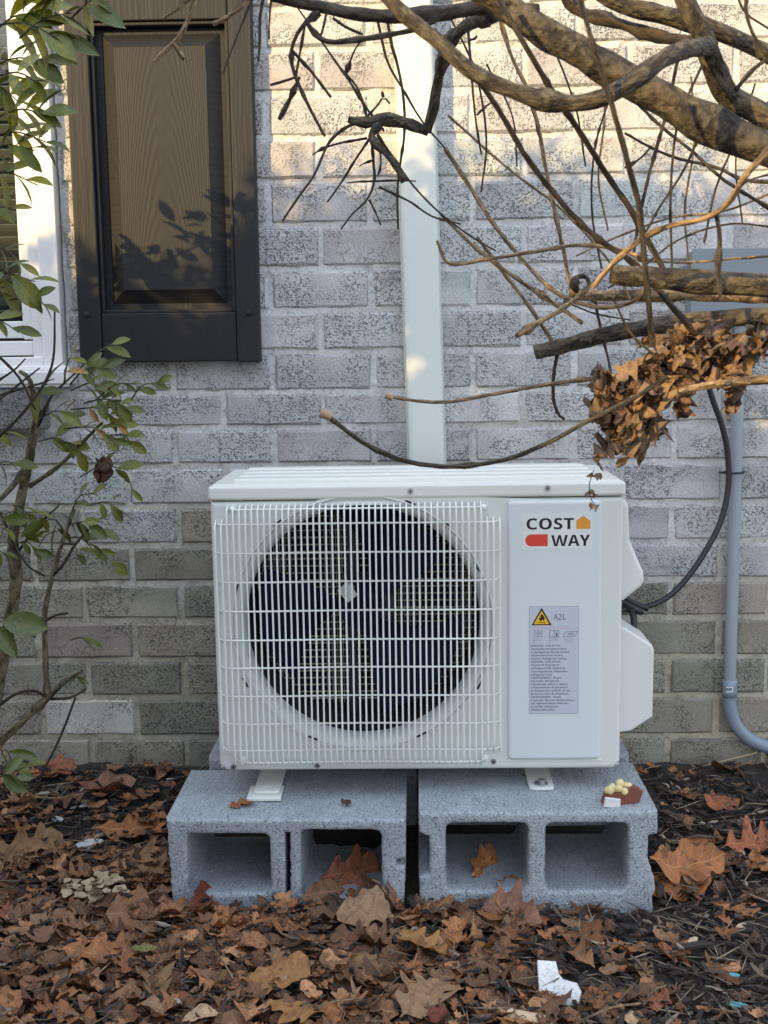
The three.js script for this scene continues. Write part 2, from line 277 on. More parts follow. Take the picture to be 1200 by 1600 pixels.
// ---------------------------------------------------------------- window
{
  const w = thing('window', 'white framed house window at the left edge beside the black shutter', 'window', V(-1.2, WIN.y0, 0));
  const L = (g) => g.translate(1.2, -WIN.y0, 0);
  const fr = part('window_frame', L(join([box(-0.742, -0.703, 0.765, 2.04, -0.05, 0.022, 0.003), box(-0.765, -0.739, 0.79, 2.04, -0.05, 0.012, 0.003), box(-1.7, -0.742, 0.765, 0.80, -0.05, 0.02, 0.003), box(-1.75, -1.71, 0.765, 2.04, -0.05, 0.022, 0.003), box(-1.75, -0.703, 2.0, 2.045, -0.05, 0.024, 0.003)])), M.vinyl, w);
  part('sash', L(join([box(-0.787, -0.766, 0.835, 2.0, -0.05, 0.002, 0.003), box(-1.7, -0.788, 0.838, 0.872, -0.05, -0.002, 0.003), box(-1.7, -0.766, 0.803, 0.832, -0.05, 0.008, 0.003), box(-1.7, -1.67, 0.875, 2.0, -0.05, 0, 0.003)])), M.vinyl, w);
  part('window_track', L(join([box(-1.68, -0.79, 0.826, 0.836, -0.04, -0.012)])), M.dark, w);
  part('pane', L(box(-1.67, -0.787, 0.872, 2.0, -0.026, -0.022)), M.glass, w);
  part('blind', L(join(Array.from({ length: 44 }, (_, i) => box(-1.67, -0.8, -0.011, 0.011, -0.0008, 0.0008).rotateX(0.9).translate(0, 0.89 + i * 0.025, -0.09)))), M.blind, w);
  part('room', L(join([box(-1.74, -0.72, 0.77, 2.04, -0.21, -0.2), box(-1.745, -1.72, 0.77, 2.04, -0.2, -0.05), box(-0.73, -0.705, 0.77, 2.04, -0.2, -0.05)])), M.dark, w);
  part('window_sill', L(join([box(-1.75, -0.684, 0.745, 0.772, -0.02, 0.055, 0.004), box(-1.75, -0.69, 0.772, 0.782, -0.02, 0.03, 0.003)])), M.vinyl, w);
  // brick ledge under the sill
  const lm = std({ map: T_speck.color, bumpMap: T_speck.bump, bumpScale: 0.003, roughness: 0.95, color: RGB(0.5, 0.5, 0.5) });
  for (let i = 0; i < 5; i++) part('sill_brick', L(metreUV(box(-1.75 + i * 0.2032, -1.75 + i * 0.2032 + 0.194, 0.655, 0.738, -0.02, 0.045, 0.004), 0.8, i + 3)), lm, w);
}

// ---------------------------------------------------------------- shutter
{
  const X0 = -0.664, X1 = -0.3025, Y0 = 0.785, s = thing('shutter', 'black wood grain raised panel shutter beside the window', 'shutter', V((X0 + X1) / 2, Y0, 0));
  const ox = -(X0 + X1) / 2, L = (g) => metreUV(g, 0.25, 1).translate(ox, -Y0, 0), sw = 0.045;
  part('stile', L(box(X0, X0 + sw, Y0, 2.02, 0.004, 0.036, 0.003)), M.shutter, s);
  part('stile', L(box(X1 - sw, X1, Y0, 2.02, 0.004, 0.036, 0.003)), M.shutter, s);
  const a = X0 + sw + 0.001, b = X1 - sw - 0.001;
  part('rail', L(box(a, b, Y0 + 0.002, Y0 + 0.099, 0.004, 0.0335, 0.003)), M.shutter, s);
  part('rail', L(box(a, b, 1.437, 1.535, 0.004, 0.0335, 0.003)), M.shutter, s);
  part('rail', L(box(a, b, 1.93, 2.018, 0.004, 0.0335, 0.003)), M.shutter, s);
  function raised(y0, y1) {
    const o = part('molding', L(join([box(a, a + 0.007, y0, y1, 0.004, 0.027, 0.002), box(b - 0.007, b, y0, y1, 0.004, 0.027, 0.002), box(a + 0.007, b - 0.007, y0, y0 + 0.007, 0.004, 0.027, 0.002), box(a + 0.007, b - 0.007, y1 - 0.007, y1, 0.004, 0.027, 0.002)])), M.shutter, s);
    const x0 = a + 0.007, x1 = b - 0.007, u0 = y0 + 0.007, u1 = y1 - 0.007, i0 = 0.012, i1 = 0.036, pos = [], uv = [];
    const R = (m, z) => [[x0 + m, u0 + m, z], [x1 - m, u0 + m, z], [x1 - m, u1 - m, z], [x0 + m, u1 - m, z]];
    const quad = (p, q, t, v, k) => { for (const c of [p, q, t, p, t, v]) { pos.push(...c); uv.push(...k(c)); } };
    const rings = [R(0, 0.006), R(i0, 0.006), R(i1, 0.0215), R(i1 + 0.0025, 0.0235)];
    for (let i = 0; i < 3; i++) for (let j = 0; j < 4; j++) { const n = (j + 1) % 4; quad(rings[i][j], rings[i][n], rings[i + 1][n], rings[i + 1][j], (c) => (j % 2 ? [(c[1]) / 0.25, c[0] / 0.25] : [c[0] / 0.25, c[1] / 0.25])); }
    const g0 = new THREE.BufferGeometry(); g0.setAttribute('position', new THREE.Float32BufferAttribute(pos, 3)); g0.setAttribute('uv', new THREE.Float32BufferAttribute(uv, 2)); g0.computeVertexNormals();
    part('panel_bevel', g0.translate(ox, -Y0, 0), M.shutter, s);
    const m = i1 + 0.0026, f = new THREE.PlaneGeometry(x1 - x0 - 2 * m, u1 - u0 - 2 * m).translate((x0 + x1) / 2, (u0 + u1) / 2, 0.0235); const fu = f.attributes.uv; for (let i = 0; i < fu.count; i++) fu.setXY(i, fu.getX(i), fu.getY(i) * 1.0);
    part('raised_panel', f.translate(ox, -Y0, 0), M.shutterPanel, s);
  }
  raised(Y0 + 0.099, 1.437); raised(1.535, 1.93);
  for (const x of [X0 + 0.019, X1 - 0.019]) { const g = new THREE.SphereGeometry(0.0068, 14, 8).scale(1, 1, 0.55).translate(x, 0.882, 0.0365); part('screw', g.translate(ox, -Y0, 0), M.shutter, s); }
}

// ---------------------------------------------------------------- pipe cover down the wall
{
  const x0 = -0.0335, x1 = 0.0415, c = thing('pipe_cover', 'white plastic pipe cover running down the bricks behind the outdoor unit', 'pipe cover', V(0.029, 0.3, 0));
  const sh = new THREE.Shape(), w = 0.0365, d = 0.052; sh.moveTo(-w, 0); sh.lineTo(-w, -d + 0.014); sh.quadraticCurveTo(-w, -d, -w + 0.014, -d); sh.lineTo(w - 0.014, -d); sh.quadraticCurveTo(w, -d, w, -d + 0.014); sh.lineTo(w, 0); sh.closePath();
  const slant = (g) => { const p = g.attributes.position; for (let i = 0; i < p.count; i++) p.setX(i, p.getX(i) - 0.0255 * (p.getY(i) - 0.28)); return g; };
  part('cover', slant(new THREE.ExtrudeGeometry(sh, { depth: 2.3, bevelEnabled: false, curveSegments: 6 }).rotateX(-Math.PI / 2).translate(0, 0, 0)).scale(1, 1, 1), M.cover, c);
  c.children[0].geometry.translate(0, 0, 0);
  part('base_channel', slant(join([box(-w - 0.003, -w - 0.0005, 0, 2.3, 0.001, 0.016), box(w + 0.0005, w + 0.003, 0, 2.3, 0.001, 0.018), box(w + 0.0005, w + 0.0018, 0, 2.3, 0.02, 0.03)].map((g) => { return g; }))), M.cover, c);
}

// ---------------------------------------------------------------- outdoor unit
{
  const UW = 0.703, UX = 0.0065, UY = 0.0742, FZ = 0.40, UD = 0.27, u = thing('air_conditioner', 'white outdoor heat pump unit with wire fan grille standing on concrete blocks', 'air conditioner', V(UX, UY, FZ - UD / 2));
  u.rotation.z = 0.004;
  const hd = UD / 2, HB = 0.479, HT = 0.508, loc = (px, py, z = FZ) => at(px, py, z).sub(u.position);
  const cx = loc(567, 975).x, cy = loc(567, 976).y, RO = 0.222, RI = 0.2045;
  // front plate with the fan opening
  const fs = new THREE.Shape(), hw = UW / 2, c = 0.012; fs.moveTo(-hw + c, 0); fs.lineTo(hw - c, 0); fs.lineTo(hw, c); fs.lineTo(hw, HB); fs.lineTo(-hw, HB); fs.lineTo(-hw, c); fs.closePath();
  const hole = new THREE.Path(); hole.absarc(cx, cy, RO, 0, Math.PI * 2, true); fs.holes.push(hole);
  const front = new THREE.ExtrudeGeometry(fs, { depth: 0.004, bevelEnabled: true, bevelThickness: 0.008, bevelSize: 0.008, bevelOffset: -0.008, bevelSegments: 4, curveSegments: 72 }).translate(0, 0, hd - 0.012);
  const cab = part('cabinet', join([front, box(-hw + 0.001, -hw + 0.006, 0.004, HB, -hd, hd - 0.008), box(hw - 0.006, hw - 0.001, 0.004, HB, -hd, hd - 0.008), box(-hw + 0.006, hw - 0.006, 0.004, 0.012, -hd, hd - 0.012), box(hw - 0.2, hw - 0.006, 0.012, HB, -hd, -hd + 0.004)]), M.white, u);
  // bell mouth
  const bm = []; for (let i = 0; i <= 10; i++) { const t = i / 10 * Math.PI / 2; bm.push(new THREE.Vector2(RI + (RO + 0.001 - RI) * (1 - Math.sin(t)), -0.0 - 0.03 * (1 - Math.cos(t)))); } bm.push(new THREE.Vector2(RI, -0.038));
  part('fan_ring', join([new THREE.LatheGeometry(bm, 80).rotateX(Math.PI / 2).translate(cx, cy, hd - 0.0015), new THREE.TorusGeometry(RO + 0.0035, 0.0022, 6, 90).translate(cx, cy, hd + 0.0)]), M.plastic, u);
  // dark slots in the ring
  for (const a of [50, 128, 163, 206, 246, 297, 332, 27, 68]) { const t = a * Math.PI / 180, R = RO - 0.001 + (a % 3) * 0.004; part('ring_slot', box(-0.009, 0.009, -0.0014, 0.0014, 0, 0.0016).rotateZ(t + Math.PI / 2).translate(cx + R * Math.cos(t), cy + R * Math.sin(t), hd + 0.0008), M.blackHole, u); }
  // inside: shroud, coil with tubes, motor bracket, fan
  part('shroud', join([new THREE.CylinderGeometry(RI, RI, 0.1, 60, 1, true).rotateX(Math.PI / 2).translate(cx, cy, hd - 0.09), box(cx - 0.235, cx + 0.235, 0.014, HB - 0.01, -hd + 0.004, -hd + 0.038)]), M.coil, u);
  const rods = []; for (let i = 0; i < 30; i++) { const y = cy - 0.2 + i * 0.0138; rods.push(new THREE.CylinderGeometry(0.0016, 0.0016, 0.42, 5).rotateZ(Math.PI / 2).translate(cx, y, -hd + 0.046)); } for (let i = 0; i < 40; i++) rods.push(new THREE.CylinderGeometry(0.0007, 0.0007, 0.42, 4).translate(cx - 0.21 + i * 0.0108, cy, -hd + 0.0435));
  part('coil', join(rods), M.coilTube, u);
  part('motor_bracket', join([box(-0.008, 0.008, -0.23, 0.23, 0, 0.006).translate(cx - 0.028, cy, -hd + 0.06), box(-0.008, 0.008, -0.23, 0.23, 0, 0.006).translate(cx + 0.046, cy, -hd + 0.06), new THREE.CylinderGeometry(0.052, 0.052, 0.06, 24).rotateX(Math.PI / 2).translate(cx, cy, -hd + 0.085), box(-0.045, 0.045, 0.045, 0.055, 0, 0.01).translate(cx, cy, -hd + 0.07), box(-0.045, 0.045, -0.055, -0.045, 0, 0.01).translate(cx, cy, -hd + 0.07)]), M.bracket, u);
  const fan = part('fan', join([new THREE.CylinderGeometry(0.036, 0.042, 0.05, 28).rotateX(Math.PI / 2), new THREE.CylinderGeometry(0.012, 0.012, 0.062, 12).rotateX(Math.PI / 2)]), M.navy, u, V(cx - 0.004, cy + 0.012, hd - 0.085));
  function blade() {
    const nr = 8, na = 12, pos = [], idx = []; for (let i = 0; i <= nr; i++) for (let j = 0; j <= na; j++) { const q = i / nr, r = lerp(0.034, 0.187, q), span = lerp(0.55, 1.28, Math.pow(q, 0.6)), a = (j / na - 0.5) * span + 0.35 * q, tw = lerp(0.05, 0.052, q); pos.push(r * Math.cos(a), r * Math.sin(a), (j / na - 0.5) * -tw + 0.012 * Math.sin(j / na * Math.PI)); }
    const w = na + 1; for (let i = 0; i < nr; i++) for (let j = 0; j < na; j++) { const a = i * w + j; idx.push(a, a + w, a + 1, a + 1, a + w, a + w + 1); }
    const g = new THREE.BufferGeometry(); g.setAttribute('position', new THREE.Float32BufferAttribute(pos, 3)); g.setIndex(idx); const k = g.clone().translate(0, 0, -0.003); k.setIndex(idx.slice().reverse()); g.computeVertexNormals(); k.computeVertexNormals(); return join([g, k]);
  }
  const bg = blade(); for (const a of [50, 172, 298]) part('fan_blade', bg, M.navy, fan).rotation.z = a * Math.PI / 180;
  part('fan_nut', new THREE.CylinderGeometry(0.009, 0.011, 0.016, 6).rotateX(Math.PI / 2).translate(cx - 0.026, cy + 0.05, hd - 0.06), M.plastic, u);
  part('fan_tag', new RoundedBoxGeometry(0.024, 0.03, 0.006, 2, 0.0025).rotateZ(0.7).translate(cx - 0.028, cy + 0.044, hd - 0.062), M.plastic, u);
  // wire grille
  const gz = hd + 0.017, gl = loc(345, 980).x, gr = loc(781, 980).x, rows = [792, 815, 860, 905, 950, 995, 1038, 1082, 1125, 1166, 1185].map((y) => loc(560, y).y), rw = 0.00165;
  const grille = new THREE.Group(); grille.name = 'fan_grille'; u.add(grille); for (const p of [loc(366, 794), loc(757, 792), loc(381, 1184), loc(757, 1182)]) part('grille_mount', new THREE.SphereGeometry(0.0058, 12, 8).scale(1, 1, 0.8).translate(p.x, p.y, hd + 0.006), M.wire, grille);
  const bent = (a, b, vert) => { const q = 0.012; const P = vert ? [[a[0], a[1], hd + 0.002], [a[0], a[1], gz - 0.006], [a[0], a[1] - 0.004, gz], [a[0], lerp(a[1], b[1], 0.5), gz], [b[0], b[1] + 0.004, gz], [b[0], b[1], gz - 0.006], [b[0], b[1], hd + 0.002]] : [[a[0], a[1], hd + 0.002], [a[0], a[1], gz - 0.009], [a[0] + 0.004, a[1], gz - 0.003], [lerp(a[0], b[0], 0.5), a[1], gz - 0.003], [b[0] - 0.004, b[1], gz - 0.003], [b[0], b[1], gz - 0.009], [b[0], b[1], hd + 0.002]]; return limb(P.map((p) => [...p, rw]), { sides: 6, per: 0.02, bump: 0 }); };
  const top = loc(560, 786).y, bot = loc(560, 1193).y, t2 = loc(560, 810).y, b2 = loc(560, 1174).y, pitch = 0.01058;
  const long = bent([0, top], [0, bot], true), short = bent([0, t2], [0, b2], true);
  const nW = Math.round((gr - gl) / pitch); for (let i = 0; i <= nW; i++) { const x = gl + i * (gr - gl) / nW, edge = i < 2 || i > nW - 3; part('grille_wire', edge ? short : long, M.wire, grille, V(x, 0, 0)); }
  rows.forEach((y, i) => part('grille_wire', bent([i === 0 || i === 10 ? gl + 0.022 : gl - 0.001, y], [i === 0 || i === 10 ? gr - 0.024 : gr + 0.002, y], false), M.wire, grille));
  // lid with long pressed ribs
  const lid = [box(-hw - 0.003, hw + 0.003, HB + 0.0022, HT - 0.002, -hd - 0.002, hd + 0.003, 0.006), box(-hw + 0.004, hw - 0.004, HT - 0.012, HT, -hd + 0.006, hd - 0.008, 0.004)];
  for (let i = 0; i < 4; i++) lid.push(new RoundedBoxGeometry(UW - 0.07, 0.012, 0.034, 3, 0.005).translate(0, HT + 0.0005, -hd + 0.045 + i * 0.058));
  part('lid', join(lid), M.lid, u);
  // service panel, raised
  const p0 = loc(793, 1186), p1 = loc(943, 781), ps = new THREE.Shape(), rr = 0.009, rx = (a, b, cc, d) => { ps.moveTo(a + rr, b); ps.lineTo(cc - rr, b); ps.quadraticCurveTo(cc, b, cc, b + rr); ps.lineTo(cc, d - rr); ps.quadraticCurveTo(cc, d, cc - rr, d); ps.lineTo(a + rr, d); ps.quadraticCurveTo(a, d, a, d - rr); ps.lineTo(a, b + rr); ps.quadraticCurveTo(a, b, a + rr, b); };
  rx(p0.x, p0.y, p1.x, p1.y);
  part('service_panel', new THREE.ExtrudeGeometry(ps, { depth: 0.002, bevelEnabled: true, bevelThickness: 0.006, bevelSize: 0.006, bevelOffset: -0.006, bevelSegments: 4, curveSegments: 6 }).translate(0, 0, hd - 0.0005), M.panel, u);
  const pz = hd + 0.0078;
  // pressed lines along the bottom edge
  const ln = []; for (const [a, b] of [[386, 486], [504, 690], [700, 760], [782, 940]]) { const A = loc(a, 1196), B = loc(b, 1196); ln.push(box(A.x, B.x, 0.0155, 0.0178, hd - 0.001, hd + 0.0016, 0.0008)); }
  part('bottom_bead', join(ln), M.white, u);
  for (const [x, y] of [[365, 1197], [496, 1195], [771, 1190], [643, 767], [857, 763]]) { const p = loc(x, y), z = y < 800 ? hd + 0.003 : hd; const s = part('screw', join([new THREE.CylinderGeometry(0.0048, 0.0052, 0.003, 16).rotateX(Math.PI / 2).translate(p.x, p.y, z + 0.0012)]), M.screw, u); part('screw_slot', join([box(-0.003, 0.003, -0.0006, 0.0006, 0, 0.0012), box(-0.0006, 0.0006, -0.003, 0.003, 0, 0.0013)]).translate(p.x, p.y, z + 0.0019), M.dark, s); }
  // brand sticker
  const cv = (w, h, f) => { const k = document.createElement('canvas'); k.width = w; k.height = h; f(k.getContext('2d')); const t = new THREE.CanvasTexture(k); t.colorSpace = THREE.SRGBColorSpace; return t; };
  const decal = (name, x0, y0, x1, y1, tex, lift) => { const a = loc(x0, y1), b = loc(x1, y0); const g = new THREE.BoxGeometry(b.x - a.x, b.y - a.y, 0.0004); const m = part(name, g, [M.panel, M.panel, M.panel, M.panel, std({ map: tex, roughness: 0.35 }), M.panel], u, V((a.x + b.x) / 2, (a.y + b.y) / 2, pz + lift)); return m; };
  decal('brand_sticker', 818, 802, 926, 858, cv(864, 448, (g) => {
    g.fillStyle = '#dfe2dc'; g.fillRect(0, 0, 864, 448); g.fillStyle = '#111316'; g.textBaseline = 'alphabetic';
    const word = (s, x0, x1, y, px) => { g.save(); g.font = 'bold ' + px + 'px sans-serif'; const w = g.measureText(s).width; g.translate(x0, y); g.scale((x1 - x0) / w, 1); g.fillText(s, 0, 0); g.restore(); };
    word('COST', 28, 640, 196, 196); word('WAY', 352, 840, 410, 196);
    g.fillStyle = '#e0983a'; g.beginPath(); g.moveTo(664, 196); g.lineTo(664, 92); g.lineTo(752, 28); g.lineTo(840, 92); g.lineTo(840, 196); g.fill();
    g.fillStyle = '#d8422f'; g.beginPath(); g.moveTo(310, 258); g.lineTo(310, 410); g.lineTo(104, 410); g.arc(104, 334, 76, Math.PI / 2, Math.PI * 1.5); g.fill();
  }), 0);
  decal('warning_label', 826, 946, 905, 1114, cv(640, 1360, (g) => {
    g.fillStyle = '#c3c6cf'; g.fillRect(0, 0, 640, 1360); g.strokeStyle = '#8e929c'; g.lineWidth = 5; g.strokeRect(3, 3, 634, 1354);
    g.fillStyle = '#17181a'; g.beginPath(); g.moveTo(160, 18); g.lineTo(290, 238); g.lineTo(30, 238); g.fill(); g.fillStyle = '#e6b925'; g.beginPath(); g.moveTo(160, 56); g.lineTo(262, 224); g.lineTo(58, 224); g.fill();
    g.fillStyle = '#17181a'; g.beginPath(); g.moveTo(160, 92); g.bezierCurveTo(200, 130, 206, 160, 190, 192); g.bezierCurveTo(188, 176, 178, 170, 172, 160); g.bezierCurveTo(168, 178, 158, 180, 156, 192); g.bezierCurveTo(140, 184, 120, 160, 132, 136); g.bezierCurveTo(138, 148, 146, 150, 150, 144); g.bezierCurveTo(144, 124, 150, 108, 160, 92); g.fill(); g.fillRect(112, 200, 96, 8);
    g.fillStyle = '#34363c'; g.font = '96px sans-serif'; g.fillText('A2L', 312, 170);
    g.strokeStyle = '#b77474'; g.lineWidth = 3; g.beginPath(); g.moveTo(30, 262); g.lineTo(520, 262); g.moveTo(30, 284); g.lineTo(520, 284); g.stroke();
    g.strokeStyle = '#3b3d45'; g.lineWidth = 5; g.strokeRect(64, 306, 52, 76); g.strokeRect(116, 306, 52, 76); g.strokeRect(262, 306, 60, 80); g.strokeRect(322, 306, 60, 80); g.fillStyle = '#3b3d45'; g.fillRect(346, 330, 16, 50); g.beginPath(); g.moveTo(470, 326); g.lineTo(630, 316); g.lineTo(590, 376); g.lineTo(440, 384); g.closePath(); g.stroke(); for (let i = 0; i < 3; i++) g.fillRect(76, 324 + i * 16, 30, 5), g.fillRect(126, 324 + i * 16, 30, 5), g.fillRect(496, 336 + i * 11, 80, 4);
    g.font = '19px sans-serif'; g.fillStyle = '#6a6c74'; ['Read operator\u2019s', 'manual before', 'use'].forEach((s, i) => g.fillText(s, 34, 412 + i * 22)); ['Read technical', 'manual before', 'service'].forEach((s, i) => g.fillText(s, 244, 412 + i * 22)); ['Keep the unit', 'instructions', 'for reference'].forEach((s, i) => g.fillText(s, 452, 412 + i * 22));
    g.font = 'bold 33px sans-serif'; g.fillStyle = '#3a3c46';
    ['WARNING \u2013 Risk Of Fire.', 'Flammable Refrigerant Used.', 'To Be Repaired Only By Trained', 'Service Personnel. Do Not', 'Puncture Refrigerant Tubing.', 'WARNING \u2013 Risk Of Fire.', 'Dispose Of Property In', 'Accordance With Federal Or', 'Local Regulations. Flammable', 'Refrigerant Used.', 'AVERTISSEMENT \u2013 Risque', 'd\u2019incendie. R\u00e9frig\u00e9rant', 'inflammable utilis\u00e9. \u00c0 r\u00e9parer', 'uniquement par du personnel', 'de maintenance qualifi\u00e9. Ne pas', 'percer les tubes de r\u00e9frig\u00e9rant.', 'AVERTISSEMENT \u2013 Risque', 'd\u2019incendie. \u00c9liminer conform\u00e9ment', 'aux r\u00e9glementations f\u00e9d\u00e9rales', 'ou locales. R\u00e9frig\u00e9rant', 'inflammable utilis\u00e9.'].forEach((s, i) => { const w = g.measureText(s).width; g.save(); g.translate(24, 506 + i * 40.6); g.scale(Math.min(1, 590 / w), 1); g.fillText(s, 0, 0); g.restore(); });
  }), 0);
  // covers on the right side
  const cover = (name, pts, z, depth, bev) => { const s = new THREE.Shape(); pts.forEach(([x, y], i) => { const p = loc(x, y, z + depth / 2 + bev); i ? s.lineTo(p.x, p.y) : s.moveTo(p.x, p.y); }); s.closePath(); return part(name, new THREE.ExtrudeGeometry(s, { depth, bevelEnabled: true, bevelThickness: bev, bevelSize: bev, bevelOffset: -bev, bevelSegments: 4 }).translate(0, 0, z - u.position.z - depth / 2), M.plastic, u); };
  cover('terminal_cover', [[950, 782], [978, 782], [984, 792], [986, 846], [1007, 896], [1008, 908], [1004, 918], [976, 940], [950, 940]], 0.27, 0.12, 0.007);
  cover('valve_cover', [[950, 980], [977, 982], [1020, 1010], [1023, 1018], [1020, 1122], [986, 1144], [950, 1148]], 0.28, 0.10, 0.004);
  for (const y of [889, 1098]) part('side_bolt', new THREE.CylinderGeometry(0.004, 0.004, 0.01, 8).rotateZ(Math.PI / 2).translate(-hw - 0.002, loc(331, y, 0.36).y, 0.09), M.screw, u);
  // feet
  const footShape = (w, d) => { const s = new THREE.Shape(); s.moveTo(-w, -0.085); s.lineTo(w, -0.085); s.lineTo(w, d - 0.012); s.quadraticCurveTo(w, d, w - 0.012, d); s.lineTo(-w + 0.012, d); s.quadraticCurveTo(-w, d, -w, d - 0.012); s.closePath(); const h = new THREE.Path(); h.absellipse(0, d - 0.017, w * 0.52, 0.0065, 0, Math.PI * 2, true); s.holes.push(h); return new THREE.ExtrudeGeometry(s, { depth: 0.003, bevelEnabled: true, bevelSize: 0.001, bevelThickness: 0.001, bevelSegments: 2 }).rotateX(Math.PI / 2); };
  const fl = at(416, 1222, 0.405).sub(u.position), fr = at(846, 1216, 0.4).sub(u.position);
  part('foot', join([footShape(0.022, 0.037).translate(fl.x, -0.0342, hd - 0.026), box(fl.x - 0.022, fl.x + 0.022, -0.0367, 0.004, hd - 0.113, hd - 0.109)]), M.lid, u);
  part('foot', join([footShape(0.021, 0.034).translate(fr.x, -0.0317, hd - 0.026), box(fr.x - 0.021, fr.x + 0.021, -0.0347, 0.004, hd - 0.113, hd - 0.109)]), M.lid, u);
  part('foot_bolt', join([new THREE.CylinderGeometry(0.0125, 0.0125, 0.0025, 20).translate(fr.x, -0.0295, hd - 0.009), new THREE.CylinderGeometry(0.007, 0.007, 0.007, 6).translate(fr.x + 0.002, -0.0255, hd - 0.009)]), M.screw, u);
  for (const s of [-1, 1]) part('foot', box(s * 0.2 - 0.02, s * 0.2 + 0.02, -0.024, 0.004, -hd + 0.005, -hd + 0.05, 0.002), M.lid, u);
}
{ solo('shim_plate', new RoundedBoxGeometry(0.06, 0.007, 0.058, 2, 0.002).rotateY(0.02).translate(-0.2655, 0.0305, 0.397), M.lid, 'flat white plate under the left foot of the outdoor unit', 'shim'); }

// ---------------------------------------------------------------- concrete blocks
function rough(pts, seed) { const q = rng(seed), out = []; pts.forEach((p, i) => { const n = pts[(i + 1) % pts.length], k = Math.max(1, Math.round(Math.hypot(n[0] - p[0], n[1] - p[1]) / 0.007)); for (let j = 0; j < k; j++) { const a = (q() + q() - 1) * 0.0011 * (q() < 0.08 ? 2 : 1), b = (q() + q() - 1) * 0.0011; out.push([lerp(p[0], n[0], j / k) + a, lerp(p[1], n[1], j / k) + b]); } }); return out; }
function blockGeo(outline, holes, depth, seed) {
  const s = new THREE.Shape(rough(outline, seed).map((p) => new THREE.Vector2(...p)));
  for (const [a, b, c, d, r] of holes) { const h = new THREE.Path(); h.moveTo(a + r, b); h.lineTo(c - r, b); h.quadraticCurveTo(c, b, c, b + r); h.lineTo(c, d - r); h.quadraticCurveTo(c, d, c - r, d); h.lineTo(a + r, d); h.quadraticCurveTo(a, d, a, d - r); h.lineTo(a, b + r); h.quadraticCurveTo(a, b, a + r, b); s.holes.push(new THREE.Path(rough(h.getPoints(4).slice(0, -1).map((p) => [p.x, p.y]), seed + 9).map((p) => new THREE.Vector2(...p)))); }
  const g = new THREE.ExtrudeGeometry(s, { depth: depth - 0.016, bevelEnabled: true, bevelThickness: 0.008, bevelSize: 0.006, bevelOffset: -0.006, bevelSegments: 3, curveSegments: 5 });
  g.translate(0, 0, -depth + 0.008); return metreUV(g, 0.3, seed);
}
{
  const zf = 0.50, P = (list, o) => list.map(([x, y]) => { const p = at(x, y, zf); return [p.x - o.x, p.y - o.y]; });
  const rect = (x0, y1, x1, y0, o, r = 0.014) => { const a = at(x0, y0, zf), b = at(x1, y1, zf); return [a.x - o.x, a.y - o.y, b.x - o.x, b.y - o.y, r]; };
  const oL = V(-0.222, -0.172, zf), oR = V(0.205, -0.158, zf);
  const L = thing('concrete_block', 'grey concrete block under the left unit foot, with a slot between its cores', 'concrete block', oL);
  part('block_body', blockGeo([...P([[259, 1281], [634, 1281], [634, 1342], [620, 1345], [620, 1352], [634, 1355]], oL), [0.199, 0], [0.002, 0], ...P([[453, 1400], [453, 1302], [445, 1302], [446, 1402]], oL), [-0.003, 0], [-0.192, 0]], [rect(294, 1304, 421, 1396, oL), rect(471, 1298, 596, 1402, oL)], 0.235, 1), M.concrete, L);
  const Rb = thing('concrete_block', 'grey concrete block under the right unit foot, with a notched outer end', 'concrete block', oR);
  part('block_body', blockGeo([...P([[655, 1270], [1029, 1268], [1029, 1296], [1027, 1304], [1014, 1307], [1013, 1342], [1016, 1352], [1022, 1372], [1025, 1392], [1020, 1402]], oR), [0.197, 0], [-0.199, 0], ...P([[655, 1372], [671, 1366], [671, 1308], [655, 1302]], oR)], [rect(697, 1287, 826, 1392, oR), rect(852, 1287, 983, 1392, oR)], 0.235, 2), M.concrete, Rb);
  // rear row, laid with closed faces to the front
  for (const [x, w, top, lab, sd] of [[-0.196, 0.40, 0.036, 'grey concrete block behind the left front block, nearly against the wall', 5], [0.211, 0.39, 0.04, 'grey concrete block behind the right front block, nearly against the wall', 8]]) {
    const b = thing('concrete_block', lab, 'concrete block', V(x, -0.16, 0.235));
    part('block_body', blockGeo([[-w / 2, 0], [w / 2, 0], [w / 2, 0.16 + top], [-w / 2, 0.16 + top]], [], 0.17, sd), M.concrete, b);
  }
}

// ---------------------------------------------------------------- conduit, cable, box
{
  const c = thing('conduit', 'grey plastic conduit coming down the bricks and bending away right', 'conduit', V(0.645, 0, 0.03)), L = (px, py, z) => at(px, py, z).sub(c.position), pt = (v, r) => [v.x, v.y, v.z, r];
  const zc = 0.022, a = L(1157, 480, zc), b = L(1140, 1066, zc), r0 = 0.0125;
  part('pipe', limb([pt(a, r0), pt(a.clone().lerp(b, 0.5), r0), pt(b, r0)], { sides: 18, per: 0.1, bump: 0 }), M.pvc, c);
  part('elbow', limb([pt(L(1140, 1080, zc), 0.0135), pt(L(1141, 1105, zc), 0.0135), pt(L(1150, 1133, zc), 0.0135), pt(L(1170, 1154, zc), 0.0135), pt(L(1196, 1166, zc), 0.0135), pt(L(1260, 1180, zc), 0.0135)], { sides: 18, per: 0.012, bump: 0 }), M.pvcDark, c);
  part('coupling', limb([pt(L(1140, 1062, zc), 0.0152), pt(L(1140, 1075, zc), 0.0152), pt(L(1140, 1088, zc), 0.0152)], { sides: 20, per: 0.02, bump: 0 }), M.pvcDark, c);
  const m = L(1140, 1077, zc + 0.016); part('printed_mark', join([box(-0.009, 0.004, 0.0035, 0.0052, 0, 0.0008), box(-0.009, 0.004, -0.0062, -0.0045, 0, 0.0008), box(0.004, 0.0058, -0.0062, 0.0052, 0, 0.0008)]).translate(m.x + 0.001, m.y, m.z), M.vinyl, c);
}
